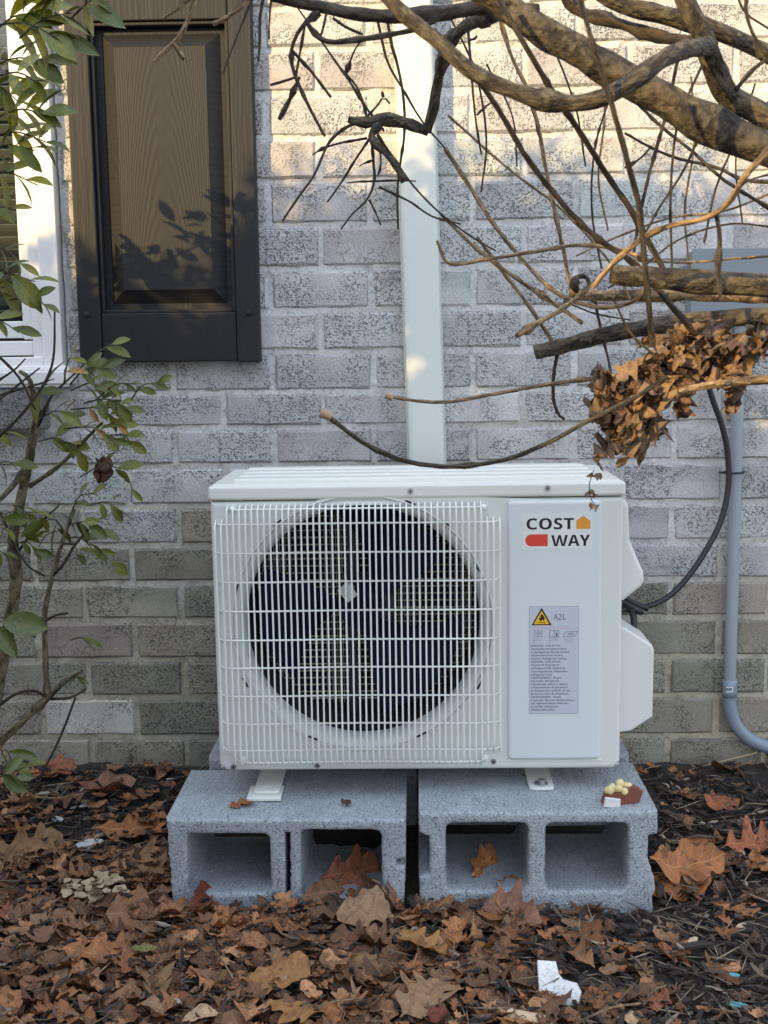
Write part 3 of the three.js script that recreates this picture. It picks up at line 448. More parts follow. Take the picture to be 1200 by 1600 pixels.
{
  const a = at(1083, 391, 0.06), b = at(1200, 488, 0.06), o = thing('electrical_box', 'grey metal electrical box on the wall behind the branches at right', 'electrical box', V(0.66, b.y, 0));
  part('box_body', box(a.x, 0.79, b.y, a.y, 0.002, 0.06, 0.004).translate(-0.66, -b.y, 0), M.metalBox, o);
  part('box_cover', box(a.x - 0.003, 0.793, b.y - 0.001, a.y + 0.003, 0.06, 0.066, 0.002).translate(-0.66, -b.y, 0), M.metalBox, o);
}
{
  const pts = [[1085, 505, 0.07], [1096, 560, 0.06], [1112, 620, 0.05], [1128, 665, 0.046], [1137, 710, 0.044], [1138, 760, 0.046], [1126, 815, 0.055], [1100, 865, 0.07], [1072, 905, 0.085], [1045, 932, 0.1], [1012, 947, 0.13], [990, 943, 0.17], [965, 925, 0.2]].map((p) => at(...p));
  solo('cable', tube(pts, 0.0058, { sides: 10, per: 0.015 }), M.cable, 'black power cable hanging from beside the conduit into the outdoor unit', 'cable');
  const cb = thing('cable_bundle', 'bunch of taped black cable ends at the right side of the outdoor unit', 'cables', at(985, 950, 0.2)), O = cb.position;
  for (const l of [[[968, 930, 0.22], [990, 943, 0.2], [1012, 951, 0.2]], [[966, 938, 0.24], [985, 948, 0.22], [1004, 957, 0.22]], [[968, 946, 0.23], [984, 950, 0.22], [990, 966, 0.22], [990, 985, 0.23], [984, 1004, 0.25]], [[965, 955, 0.24], [978, 952, 0.22], [994, 955, 0.21]]]) part('cable_end', tube(l.map((p) => at(...p).sub(O)), 0.0062, { sides: 9, per: 0.01 }), M.cable, cb);
  const p = at(1146, 738, 0.03); solo('cable_tie', join([new THREE.TorusGeometry(0.02, 0.0022, 6, 28).rotateX(Math.PI / 2).scale(1, 1, 0.75).translate(p.x, p.y, 0.032), box(p.x - 0.03, p.x - 0.018, p.y - 0.0018, p.y + 0.0022, 0.03, 0.036, 0.001)]), M.cable, 'black zip tie holding the cable to the grey conduit', 'zip tie');
}

// ---------------------------------------------------------------- leaves
// oak: [along, half width]; each side repeats the lobes with a little change
const OUTLINES = {
  oak: [[0, 0.012], [0.08, 0.03], [0.18, 0.22], [0.25, 0.24], [0.3, 0.13], [0.38, 0.14], [0.48, 0.38], [0.55, 0.36], [0.59, 0.2], [0.67, 0.18], [0.76, 0.33], [0.82, 0.27], [0.85, 0.15], [0.92, 0.14], [1, 0.01]],
  lobed: [[0, 0.015], [0.08, 0.06], [0.2, 0.2], [0.3, 0.27], [0.38, 0.16], [0.46, 0.2], [0.58, 0.36], [0.66, 0.33], [0.72, 0.2], [0.8, 0.24], [0.9, 0.2], [1, 0.02]],
  maple: [[0, 0.02], [0.06, 0.26], [0.12, 0.38], [0.2, 0.29], [0.3, 0.36], [0.38, 0.52], [0.45, 0.42], [0.52, 0.27], [0.6, 0.23], [0.7, 0.29], [0.78, 0.2], [0.88, 0.12], [1, 0.003]],
  oval: [[0, 0.01], [0.08, 0.1], [0.2, 0.2], [0.35, 0.27], [0.5, 0.29], [0.65, 0.26], [0.8, 0.18], [0.92, 0.08], [1, 0.005]],
  scrap: [[0, 0.12], [0.12, 0.22], [0.3, 0.3], [0.45, 0.24], [0.6, 0.34], [0.78, 0.26], [0.9, 0.3], [1, 0.1]],
};
function fineOutline(o, n) {  // rounds the outline between its points
  const out = []; for (let i = 0; i < o.length - 1; i++) { const a = o[Math.max(0, i - 1)], b = o[i], c = o[i + 1], d = o[Math.min(o.length - 1, i + 2)]; for (let k = 0; k < n; k++) { const t = k / n, f = (p, q, r, s) => 0.5 * (2 * q + (r - p) * t + (2 * p - 5 * q + 4 * r - s) * t * t + (3 * q - p - 3 * r + s) * t * t * t); out.push([lerp(b[0], c[0], t), Math.max(0.004, f(a[1], b[1], c[1], d[1]))]); } } out.push(o[o.length - 1]); return out;
}
function leafGeo(kind, seed, curl = 0.25, crumple = 0.06, sub = 2) {  // length 1 along +x, lying in the xz plane
  const q = rng(seed), o = fineOutline(OUTLINES[kind], sub), pos = [], uv = [], idx = [], fr = [-1, -0.5, 0, 0.5, 1], ca = curl * (q() * 1.4 - 0.4), cb = curl * (q() * 2 - 0.8), ph = q() * 60, bend = (q() - 0.5) * 0.25, kA = 0.85 + q() * 0.35, kB = 0.85 + q() * 0.35;
  for (const [t, w] of o) for (const f of fr) {
    const ww = w * (f < 0 ? kA : kB) * (1 + (q() - 0.5) * 0.05), z = f * ww, lean = Math.abs(f) * ww * 0.22;
    const x = t + lean, zz = z + bend * t * t, y = ca * (x - 0.5) * (x - 0.5) + cb * z * z * 2.2 + crumple * (vnoise(x * 5 + ph, zz * 5 + 9, 64, 64, 1) - 0.5) * 2 + crumple * 0.6 * (vnoise(x * 12 + ph, zz * 12 + 9, 64, 64, 2) - 0.5) - 0.05 * (1 - Math.abs(f)) * w;
    pos.push(x - 0.5, y, zz); uv.push(x, 0.5 + z);
  }
  const n = fr.length; for (let i = 0; i < o.length - 1; i++) for (let j = 0; j < n - 1; j++) { const a = i * n + j; idx.push(a, a + 1, a + n, a + 1, a + n + 1, a + n); }
  const g = new THREE.BufferGeometry(); g.setAttribute('position', new THREE.Float32BufferAttribute(pos, 3)); g.setAttribute('uv', new THREE.Float32BufferAttribute(uv, 2)); g.setIndex(idx); g.computeVertexNormals(); return g;
}
const DRY = []; ['oak', 'oak', 'lobed', 'maple', 'oak', 'oval', 'lobed', 'scrap', 'scrap', 'oak'].forEach((k, i) => DRY.push(leafGeo(k, 40 + i, 0.9, 0.11, 1)));
const inBlocks = (x, z) => z > 0.04 && z < 0.51 && x > -0.425 && x < 0.41;
const dense = (x, z) => { const a = at; const edge = 0.12 + 0.5 * smooth(0.35, 0.9, z) * 0.2; return x < edge ? (z < 0.13 || (z < 0.3 && x > -0.76) ? 0.22 : 1) : x < edge + 0.16 ? 0.4 : 0.1; };
{  // shredded bark mulch
  const r = rng(5), base = []; for (let i = 0; i < 5; i++) { const q = rng(60 + i), g = new THREE.BoxGeometry(1, 1, 1, 3, 1, 1), p = g.attributes.position, j = [0, 1, 2, 3].map(() => [(q() - 0.5) * 0.5, (q() - 0.5) * 0.7, 0.55 + q() * 0.5]); for (let v = 0; v < p.count; v++) { const k = Math.round((p.getX(v) + 0.5) * 3), e = k === 0 || k === 3 ? 0.45 : 1; p.setXYZ(v, p.getX(v) + (q() - 0.5) * 0.1, p.getY(v) * e * j[k][2] + j[k][0], p.getZ(v) * e * j[k][2] + j[k][1]); } base.push(clean(g)); }
  const N = 13000, per = base[0].attributes.position.count, P = new Float32Array(N * per * 3), Nn = new Float32Array(N * per * 3), C = new Float32Array(N * per * 3); let o = 0, m4 = new THREE.Matrix4(), e = new THREE.Euler(), qn = new THREE.Quaternion(), v = V(0, 0, 0), nm = new THREE.Matrix3();
  for (let i = 0; i < N; i++) {
    let x, z; do { x = -1.15 + r() * 2.25; z = 0.012 + r() * r() * 0.35 + r() * 0.85; } while (inBlocks(x, z));
    const big = r() < 0.1, l = (0.014 + 0.03 * r() * r()) * (big ? 1.8 : 1), w = (0.003 + 0.005 * r()) * (big ? 1.5 : 1), h = 0.002 + 0.003 * r();
    e.set((r() - 0.5) * 0.7, r() * 6.3, (r() - 0.5) * 0.55); qn.setFromEuler(e); m4.compose(V(x, groundY(x, z) + 0.003 + r() * (r() < 0.35 ? 0.026 : 0.009), z), qn, V(l, h, w)); nm.getNormalMatrix(m4);
    const t = r(), thin = r() < 0.12; if (thin) m4.compose(V(x, groundY(x, z) + 0.012 + r() * 0.014, z), qn, V(l * 1.9, 0.0014, 0.0015)), nm.getNormalMatrix(m4); const tone = thin ? mixc([0.10, 0.075, 0.05], [0.36, 0.28, 0.19], r()) : t < 0.78 ? mixc([0.018, 0.014, 0.013], [0.065, 0.048, 0.038], r()) : t < 0.955 ? mixc([0.08, 0.055, 0.04], [0.15, 0.10, 0.07], r()) : mixc([0.22, 0.17, 0.12], [0.42, 0.35, 0.27], r()), b = base[i % 5];
    for (let k = 0; k < per; k++) { v.fromBufferAttribute(b.attributes.position, k).applyMatrix4(m4); P.set([v.x, v.y, v.z], o); v.fromBufferAttribute(b.attributes.normal, k).applyMatrix3(nm).normalize(); Nn.set([v.x, v.y, v.z], o); C.set(tone, o); o += 3; }
  }
  const g = new THREE.BufferGeometry(); g.setAttribute('position', new THREE.BufferAttribute(P, 3)); g.setAttribute('normal', new THREE.BufferAttribute(Nn, 3)); g.setAttribute('color', new THREE.BufferAttribute(C, 3));
  const m = new THREE.Mesh(g, M.mulch); m.name = 'bark_mulch'; m.castShadow = m.receiveShadow = true; scene.add(tag(m, 'dark shredded bark mulch covering the ground', 'mulch', null, 'stuff'));
}
const TONES = [[0.72, 0.62, 0.55], [0.52, 0.46, 0.42], [0.95, 0.78, 0.6], [0.42, 0.34, 0.30], [1.25, 1.15, 1.0], [0.85, 0.62, 0.42], [0.6, 0.6, 0.56], [1.05, 0.8, 0.55]];
function place(g, x, z, len, yaw, lift, rx, rz, tone) { const m4 = new THREE.Matrix4().compose(V(x, groundY(x, z) + lift, z), new THREE.Quaternion().setFromEuler(new THREE.Euler(rx, yaw, rz, 'YXZ')), V(len, len, len)), k = clean(g.clone()).applyMatrix4(m4), c = new Float32Array(k.attributes.position.count * 3); for (let i = 0; i < c.length; i += 3) c.set(tone, i); k.setAttribute('color', new THREE.BufferAttribute(c, 3)); return k; }
{  // the mat of broken leaves that nobody could count
  const r = rng(77), list = [];
  for (let i = 0; i < 7600; i++) {
    const x = -1.15 + r() * 2.2, z = 0.03 + r() * 0.95; if (inBlocks(x, z) || r() > dense(x, z)) { r(); continue; }
    const small = r() < 0.86, len = small ? 0.012 + r() * 0.03 : 0.04 + r() * 0.04, k = small ? (r() < 0.5 ? 7 + Math.floor(r() * 2) : Math.floor(r() * 10)) : Math.floor(r() * 10), b = 0.45 + r() * 0.75;
    list.push(place(DRY[k], x, z, len, r() * 6.3, 0.006 + r() * 0.02, (r() - 0.5) * 0.42, (r() - 0.5) * 0.42, TONES[Math.floor(r() * 8)].map((q) => q * b)));
  }
  const m = new THREE.Mesh(join(list), M.litter); m.name = 'leaf_litter'; m.castShadow = m.receiveShadow = true; scene.add(tag(m, 'mat of small broken brown leaves spread over the mulch', 'leaf litter', null, 'stuff'));
}
const mats = {}; const dryMat = (key, map, c) => mats[key] ??= std({ map, color: RGB(...c), roughness: 0.7, bumpMap: T_mortar.bump, bumpScale: 0.0004 });
const LEAFMAT = { orange: dryMat('orange', T_leafA, [1.05, 0.78, 0.5]), rust: dryMat('rust', T_leafA, [0.88, 0.56, 0.42]), brown: dryMat('brown', T_leafA, [0.66, 0.60, 0.55]), tan: dryMat('tan', T_leafB, [0.80, 0.68, 0.55]), pink: dryMat('pink', T_leafB, [0.68, 0.47, 0.41]), gold: dryMat('gold', T_leafB, [0.92, 0.66, 0.34]), cream: dryMat('cream', T_leafB, [1.45, 1.4, 1.28]), khaki: dryMat('khaki', T_leafB, [0.66, 0.54, 0.36]), witherA: dryMat('witherA', T_leafB, [0.40, 0.385, 0.375]), witherB: dryMat('witherB', T_leafB, [0.60, 0.565, 0.53]), witherC: dryMat('witherC', T_leafA, [0.36, 0.37, 0.42]), red: dryMat('red', T_leafA, [0.5, 0.22, 0.2]), dark: dryMat('dark', T_leafA, [0.27, 0.25, 0.26]), green: dryMat('green', T_leafB, [0.55, 0.72, 0.38]) };
function onGround(px, py, lift = 0) { let z = 0.5, p; for (let i = 0; i < 12; i++) { p = at(px, py, z); const g = groundY(p.x, z) + lift, v = p.clone().sub(camera.position), t = (g - camera.position.y) / v.y; z = camera.position.z + v.z * t; } return at(px, py, z); }
function fallen(px, py, lenPx, yaw, kind, seed, mat, label, { rx = 0.05, rz = 0, lift = 0.018, curl = 0.5, y, z, crumple = 0.07, name = 'fallen_leaf' } = {}) {
  const p = z === undefined ? onGround(px, py, lift) : at(px, py, z); if (y !== undefined) p.y = y;
  const len = lenPx * (camera.position.z - p.z) / F * 1.04, m = solo(name, leafGeo(kind, seed, curl, crumple, 3).scale(len, len, len), LEAFMAT[mat], label, 'leaf');
  m.position.copy(p); m.rotation.set(rx, yaw, rz, 'YXZ'); return m;
}
fallen(150, 1484, 118, 0.15, 'oak', 201, 'orange', 'orange oak leaf with deep pointed lobes in the lower left litter', { lift: 0.03, rx: 0.3 });
fallen(245, 1535, 92, 1.9, 'lobed', 202, 'khaki', 'olive brown curled leaf bent like a hook in the lower left', { lift: 0.026, curl: 0.9 });
fallen(466, 1574, 100, 2.7, 'maple', 203, 'gold', 'pale orange star shaped leaf at the bottom edge, left of centre', { lift: 0.032, rx: 0.25 });
fallen(430, 1524, 118, 0.5, 'lobed', 204, 'gold', 'large golden brown wrinkled leaf lying low, left of centre', { lift: 0.03, crumple: 0.1 });
fallen(800, 1428, 104, -0.5, 'maple', 205, 'pink', 'big pinkish tan leaf leaning against the foot of the right block', { rx: 0.55, lift: 0.028, curl: 0.3 });
fallen(566, 1424, 90, 0.6, 'scrap', 206, 'tan', 'broad tan veined leaf propped in front of the core of the left block', { rx: 0.6, lift: 0.035, curl: 0.3, crumple: 0.1 });
fallen(655, 1556, 132, 1.1, 'oak', 207, 'tan', 'long light tan oak leaf at the bottom centre', { lift: 0.036, rx: 0.2 });
fallen(314, 1586, 62, 0.5, 'oval', 208, 'cream', 'small cream coloured narrow leaf at the bottom edge, left', { lift: 0.034 });
fallen(236, 1574, 62, 2.5, 'oval', 209, 'tan', 'folded pale brown pointed leaf near the bottom left edge', { lift: 0.034, curl: 1.0 });
fallen(1068, 1350, 132, 0.25, 'lobed', 210, 'orange', 'large orange leaf right beside the notched end of the right block', { lift: 0.045, rx: 0.45, rz: -0.1 });
fallen(1050, 1384, 110, -0.3, 'lobed', 211, 'orange', 'lower orange leaf under the large one by the notched block end', { lift: 0.02, rx: 0.2 });
fallen(1172, 1318, 96, 0.2, 'oak', 212, 'rust', 'rust coloured oak leaf on the mulch near the right edge, upper of two', { lift: 0.025, rx: 0.25 });
fallen(1176, 1345, 92, -0.3, 'oak', 213, 'orange', 'orange brown oak leaf on the mulch near the right edge, lower of two', { lift: 0.02, rx: 0.2 });
fallen(1128, 1252, 62, 0.5, 'maple', 214, 'rust', 'small brown lobed leaf near the wall below the conduit bend', { lift: 0.02, rx: 0.3 });
fallen(1090, 1316, 50, -0.6, 'lobed', 215, 'rust', 'small rust leaf between the notched block end and the right edge', { lift: 0.02 });
fallen(757, 1352, 84, 1.0, 'lobed', 216, 'orange', 'orange brown leaf standing inside the left core of the right block', { z: 0.42, rx: 1.1, curl: 0.5 });
fallen(548, 1362, 96, 0.4, 'lobed', 217, 'rust', 'dark orange leaf stuck inside the right core of the left block', { z: 0.42, rx: 0.9, curl: 0.6 });
fallen(318, 1398, 66, 1.3, 'oval', 218, 'red', 'dark red leaf at the bottom of the left core of the left block', { z: 0.512, rx: 1.1, curl: 0.5 });
fallen(505, 1392, 70, 0.5, 'oval', 240, 'brown', 'grey brown leaf leaning at the left side of the left block right core', { z: 0.50, rx: 1.0, curl: 0.5 });
fallen(590, 1385, 74, 2.2, 'scrap', 241, 'tan', 'tan leaf leaning at the right side of the left block right core', { z: 0.50, rx: 0.9, curl: 0.6 });
fallen(535, 1388, 84, 0.2, 'lobed', 242, 'rust', 'red brown leaf under the pile in the right core of the left block', { z: 0.46, rx: 0.5, curl: 0.7 });
fallen(565, 1340, 52, 1.0, 'oval', 243, 'khaki', 'small tan leaf on top of the pile in the right core of the left block', { z: 0.36, rx: 0.8, curl: 0.7 });
fallen(615, 1400, 66, 1.5, 'scrap', 244, 'pink', 'light brown leaf standing against the right corner of the left block', { z: 0.512, rx: 1.1, curl: 0.3 });
fallen(790, 1385, 46, 0.6, 'scrap', 245, 'brown', 'crumpled brown leaf at the right of the left core of the right block', { z: 0.47, rx: 0.7, crumple: 0.2 });
fallen(205, 1290, 118, 0.35, 'oak', 219, 'orange', 'orange brown oak leaf close to the left side of the left block', { lift: 0.025, rx: 0.2 });
fallen(212, 1348, 120, -0.5, 'oak', 220, 'khaki', 'yellow brown oak leaf lying below the white chip left of the blocks', { lift: 0.026, rx: 0.25 });
fallen(36, 1322, 120, 0.6, 'oak', 221, 'khaki', 'large ochre leaf at the left edge below the shrub', { lift: 0.03, rx: 0.2 });
fallen(74, 1204, 84, 0.1, 'lobed', 222, 'rust', 'flat tan orange leaf at the wall foot under the shrub', { lift: 0.016, rx: 0.3 });
fallen(168, 1230, 92, 0.25, 'oval', 223, 'pink', 'curled greyish pink leaf on the bare mulch left of the blocks', { lift: 0.02, curl: 1.1 });
fallen(222, 1240, 56, 1.2, 'lobed', 224, 'brown', 'brown leaf behind the curled pink one left of the blocks', { lift: 0.016 });
fallen(374, 1222, 44, 0.6, 'lobed', 225, 'rust', 'rust brown leaf lying on the left block under the unit', { z: 0.44, y: 0.031, curl: 0.2, rx: 0 });
fallen(540, 1221, 26, 2.2, 'oval', 226, 'dark', 'tiny dark leaf lying on top of the left block', { z: 0.44, y: 0.031 });
fallen(664, 1478, 100, 2.4, 'oak', 227, 'gold', 'orange brown oak leaf in the litter below the gap between the blocks', { lift: 0.03, rx: 0.2 });
fallen(682, 1588, 46, 1.2, 'oval', 228, 'red', 'dark red leaf at the bottom edge right of centre', { lift: 0.03 });
fallen(1032, 1568, 48, 0.6, 'scrap', 229, 'rust', 'crumpled dark brown leaf in the lower right mulch', { lift: 0.02, crumple: 0.2 });
fallen(540, 1500, 88, -0.3, 'scrap', 230, 'khaki', 'flat khaki leaf with a small hole at the bottom centre', { lift: 0.028 });
fallen(226, 1480, 44, 0.1, 'oval', 231, 'green', 'small olive green narrow leaf in the lower left litter', { lift: 0.034, curl: 0.2 });
fallen(838, 1440, 40, 0.8, 'scrap', 232, 'rust', 'small reddish leaf piece at the foot of the right block', { lift: 0.02 });
fallen(1000, 1478, 36, 0.8, 'scrap', 233, 'pink', 'pinkish leaf piece alone in the right hand mulch', { lift: 0.018 });
fallen(985, 1590, 46, 0.4, 'scrap', 234, 'cream', 'whitish crumpled leaf at the bottom edge on the right', { lift: 0.022, crumple: 0.15 });
fallen(230, 1425, 130, 0.4, 'maple', 235, 'brown', 'large dull brown leaf left of the left block corner', { lift: 0.026, rx: 0.15 });
fallen(40, 1262, 60, 1.2, 'lobed', 236, 'tan', 'tan leaf beneath the lowest shrub leaves at the left edge', { lift: 0.018 });
fallen(900, 1440, 50, 0.2, 'scrap', 237, 'tan', 'pale brown leaf piece under the front edge of the right block', { lift: 0.02 });
{  // the other whole leaves one can count
  const r = rng(991), keys = ['brown', 'tan', 'rust', 'khaki', 'pink', 'brown', 'orange', 'dark', 'tan', 'gold'], kinds = ['oak', 'oak', 'lobed', 'maple', 'oak', 'oval', 'lobed', 'scrap'], geos = kinds.map((k, i) => leafGeo(k, 300 + i, 1.1, 0.1)), used = new Set(), zone = (x, z) => { const a = z < 0.27 ? 'by the wall' : z < 0.5 ? 'level with the blocks' : z < 0.62 ? 'close before the blocks' : z < 0.74 ? 'midway forward' : 'by the bottom edge', b = x < -0.62 ? 'far left' : x < -0.43 ? 'left of the blocks' : x < -0.22 ? 'left half of left block' : x < -0.02 ? 'right half of left block' : x < 0.2 ? 'left half of right block' : x < 0.42 ? 'right half of right block' : 'on the right'; return a + ', ' + b; }, KIND = ['pointed oak', 'slim oak', 'round lobed', 'star shaped', 'broad oak', 'narrow oval', 'wavy lobed', 'torn'], COL = { brown: 'dull brown', tan: 'pale tan', rust: 'rust red', khaki: 'yellow brown', pink: 'greyish pink', orange: 'orange', dark: 'blackish', gold: 'golden' }; let n = 0;
  while (n < 150) {
    const x = -0.95 + r() * 1.75, z = 0.05 + Math.pow(r(), 0.8) * 0.85; if (inBlocks(x, z) || r() > dense(x, z)) continue;
    const k = Math.floor(r() * 8), mk = keys[Math.floor(r() * 10)], lab = COL[mk] + ' ' + KIND[k] + ' leaf ' + zone(x, z); if (used.has(lab)) continue; used.add(lab); const len = (k === 5 || k === 7 ? 0.028 : 0.036) + r() * 0.04, m = new THREE.Mesh(geos[k], LEAFMAT[mk]); n++;
    m.name = numbered('fallen_leaf'); m.castShadow = m.receiveShadow = true; m.scale.setScalar(len); m.position.set(x, groundY(x, z) + 0.006 + r() * 0.014, z); m.rotation.set((r() - 0.4) * 0.45, r() * 6.3, (r() - 0.5) * 0.5, 'YXZ');
    scene.add(tag(m, lab, 'leaf', 'loose leaves scattered in the litter'));
  }
}
// ---------------------------------------------------------------- small things on the ground
{
  const p = onGround(872, 1538, 0.02), g = thing('masonry_chunk', 'white painted broken masonry piece shaped like an L in the lower right', 'masonry chunk', p);
  const s = new THREE.Shape([[-0.028, -0.03], [0.024, -0.03], [0.03, -0.012], [0.026, 0.0], [0.006, 0.006], [0.0, 0.016], [-0.002, 0.034], [-0.026, 0.036]].map((q) => new THREE.Vector2(...q)));
  part('painted_face', metreUV(new THREE.ExtrudeGeometry(s, { depth: 0.004, bevelEnabled: true, bevelSize: 0.002, bevelThickness: 0.002, bevelSegments: 2 }).rotateX(-1.05).translate(0, 0, 0.004), 0.15), M.paint, g);
  part('broken_body', metreUV(new THREE.ExtrudeGeometry(s, { depth: 0.014, bevelEnabled: true, bevelSize: 0.001, bevelThickness: 0.002, bevelSegments: 1 }).translate(0.003, 0, -0.0185).rotateX(-1.05).translate(0, 0, 0.004), 0.15), M.concrete, g);
}
{
  const p = at(966, 1232, 0.46), g = thing('brick_fragment', 'red brick fragment with a white end and yellow foam on the right block', 'brick fragment', V(p.x, 0.038, 0.46));
  const s = new THREE.Shape([[-0.028, 0.002], [-0.022, 0.018], [0.02, 0.028], [0.036, 0.02], [0.03, 0.004], [-0.002, -0.002]].map((q) => new THREE.Vector2(...q)));
  part('brick_body', new THREE.ExtrudeGeometry(s, { depth: 0.022, bevelEnabled: true, bevelSize: 0.0015, bevelThickness: 0.002, bevelSegments: 2 }).rotateY(0.25).translate(0, 0, -0.012), M.redBrick, g);
  part('white_end', new THREE.ExtrudeGeometry(new THREE.Shape([[-0.031, 0.003], [-0.029, 0.0175], [-0.004, 0.012], [-0.004, -0.001]].map((q) => new THREE.Vector2(...q))), { depth: 0.004, bevelEnabled: true, bevelSize: 0.001, bevelThickness: 0.001, bevelSegments: 1 }).rotateY(0.25).translate(0.003, 0, 0.0125), M.chip, g);
  const r = rng(9), bl = []; for (let i = 0; i < 9; i++) bl.push(new THREE.IcosahedronGeometry(0.004 + r() * 0.004, 2).scale(1, 0.8 + r() * 0.5, 1).translate(-0.02 + i * 0.0048, 0.023 + r() * 0.011, -0.008 + r() * 0.018)); part('foam', join(bl), M.foam, g);
}
{
  const p = onGround(828, 1590, 0.02), g = thing('wooden_stick', 'flat pale wooden stick with small holes at the bottom edge right of centre', 'stick', p); g.rotation.y = -0.35;
  const s = new THREE.Shape(); s.absarc(-0.026, 0, 0.0065, Math.PI / 2, Math.PI * 1.5); s.lineTo(0.026, -0.0065); s.absarc(0.026, 0, 0.0065, -Math.PI / 2, Math.PI / 2); for (const x of [-0.018, -0.006, 0.006, 0.018]) { const h = new THREE.Path(); h.absarc(x, 0, 0.0017, 0, 6.283, true); s.holes.push(h); }
  part('stick_body', new THREE.ExtrudeGeometry(s, { depth: 0.0025, bevelEnabled: true, bevelSize: 0.0005, bevelThickness: 0.0005, bevelSegments: 1 }).rotateX(-Math.PI / 2 + 0.35), M.wood, g);
}
function chip(px, py, sx, sy, yaw, mat, name, label, cat, seed) { const p = onGround(px, py, 0.016), q = rng(seed), g = new THREE.IcosahedronGeometry(0.5, 2), a = g.attributes.position; for (let i = 0; i < a.count; i++) { const k = 0.75 + 0.5 * vnoise(a.getX(i) * 3 + seed, a.getY(i) * 3 + a.getZ(i) * 2 + 9, 64, 64, 1); a.setXYZ(i, a.getX(i) * k, a.getY(i) * k, a.getZ(i) * k); } g.computeVertexNormals(); const w = sizeAt(sx, p.z), h = sizeAt(sy, p.z); const m = solo(name, g, mat, label, cat); m.scale.set(w, h * 0.6, h * 1.1); m.position.copy(p); m.rotation.set(0.3, yaw, 0.1); }
chip(140, 1318, 52, 16, 0.2, M.chip, 'paint_chip', 'white flaked paint chip in the leaves left of the left block', 'paint chip', 1);
chip(90, 1280, 20, 12, -0.4, M.chip, 'paint_chip', 'small white chip on the mulch under the shrub', 'paint chip', 2);
chip(133, 1258, 20, 8, 0.3, M.chip, 'paint_chip', 'thin white oval chip on the dark mulch near the shrub foot', 'paint chip', 3);
chip(1142, 1524, 28, 10, -0.05, M.teal, 'plastic_scrap', 'teal plastic scrap in the right hand mulch, upper of two', 'plastic scrap', 4);
chip(1152, 1570, 34, 10, -0.3, M.teal, 'plastic_scrap', 'teal plastic scrap in the right hand mulch, lower of two', 'plastic scrap', 5);
chip(1158, 1448, 20, 10, 0.3, M.wood, 'wood_chip', 'pale oval wood chip in the mulch near the right edge', 'wood chip', 6);
chip(1082, 1470, 26, 10, 0.7, M.wood, 'wood_chip', 'pale bent wood chip in the mulch below the right block corner', 'wood chip', 7);
chip(930, 1470, 30, 10, -0.5, M.wood, 'wood_chip', 'tan flat wood chip in the mulch below the right block', 'wood chip', 8);
{  // dried floret cluster
  const p = onGround(150, 1388, 0.03), r = rng(21), l = []; for (let i = 0; i < 70; i++) { const s = 0.004 + r() * 0.004, a = r() * 6.3, d = Math.sqrt(r()); const g = leafGeo('oval', 900 + i % 6, 0.8, 0.05, 1), k = 0.011 + s; l.push(g.scale(k, k, k * 1.5).rotateX((r() - 0.5) * 1.4).rotateY(r() * 6).translate(Math.cos(a) * d * 0.06, -0.004 + r() * 0.014, Math.sin(a) * d * 0.045)); }
  const f = thing('flower_cluster', 'dried pale flower cluster lying in the leaves left of the blocks', 'dried flowers', p), h = part('petal', join(l), std({ color: RGB(0.42, 0.32, 0.2), roughness: 0.85 }), f); h.userData.kind = 'stuff';
}
solo('dry_stalk', tube([[1068, 1206, 0.03], [1110, 1194, 0.035], [1150, 1184, 0.03], [1182, 1176, 0.02]].map((p) => at(...p)), 0.0011, { sides: 5 }), M.wood, 'thin pale stalk leaning on the wall foot below the conduit bend', 'stalk');
{  // loose twigs on the ground
  const r = rng(51); for (const [x0, y0, x1, y1, lab] of [[40, 1500, 130, 1478, 'thin grey twig lying in the lower left litter'], [320, 1470, 365, 1530, 'thin pale twig leaning in the litter below the left block'], [470, 1590, 560, 1560, 'pale twig at the bottom edge left of centre'], [900, 1600, 1000, 1568, 'dark twig at the bottom edge on the right'], [1005, 1570, 1040, 1540, 'pale straw stalk in the lower right mulch'], [0, 1365, 22, 1322, 'pale twig at the left edge under the shrub']]) { const a = onGround(x0, y0, 0.03), b = onGround(x1, y1, 0.03), c = a.clone().lerp(b, 0.5); c.y += 0.008; solo('twig', tube([a, c, b], 0.0016, { sides: 5 }), r() < 0.5 ? M.barkTan : M.bark, lab, 'twig'); }
}

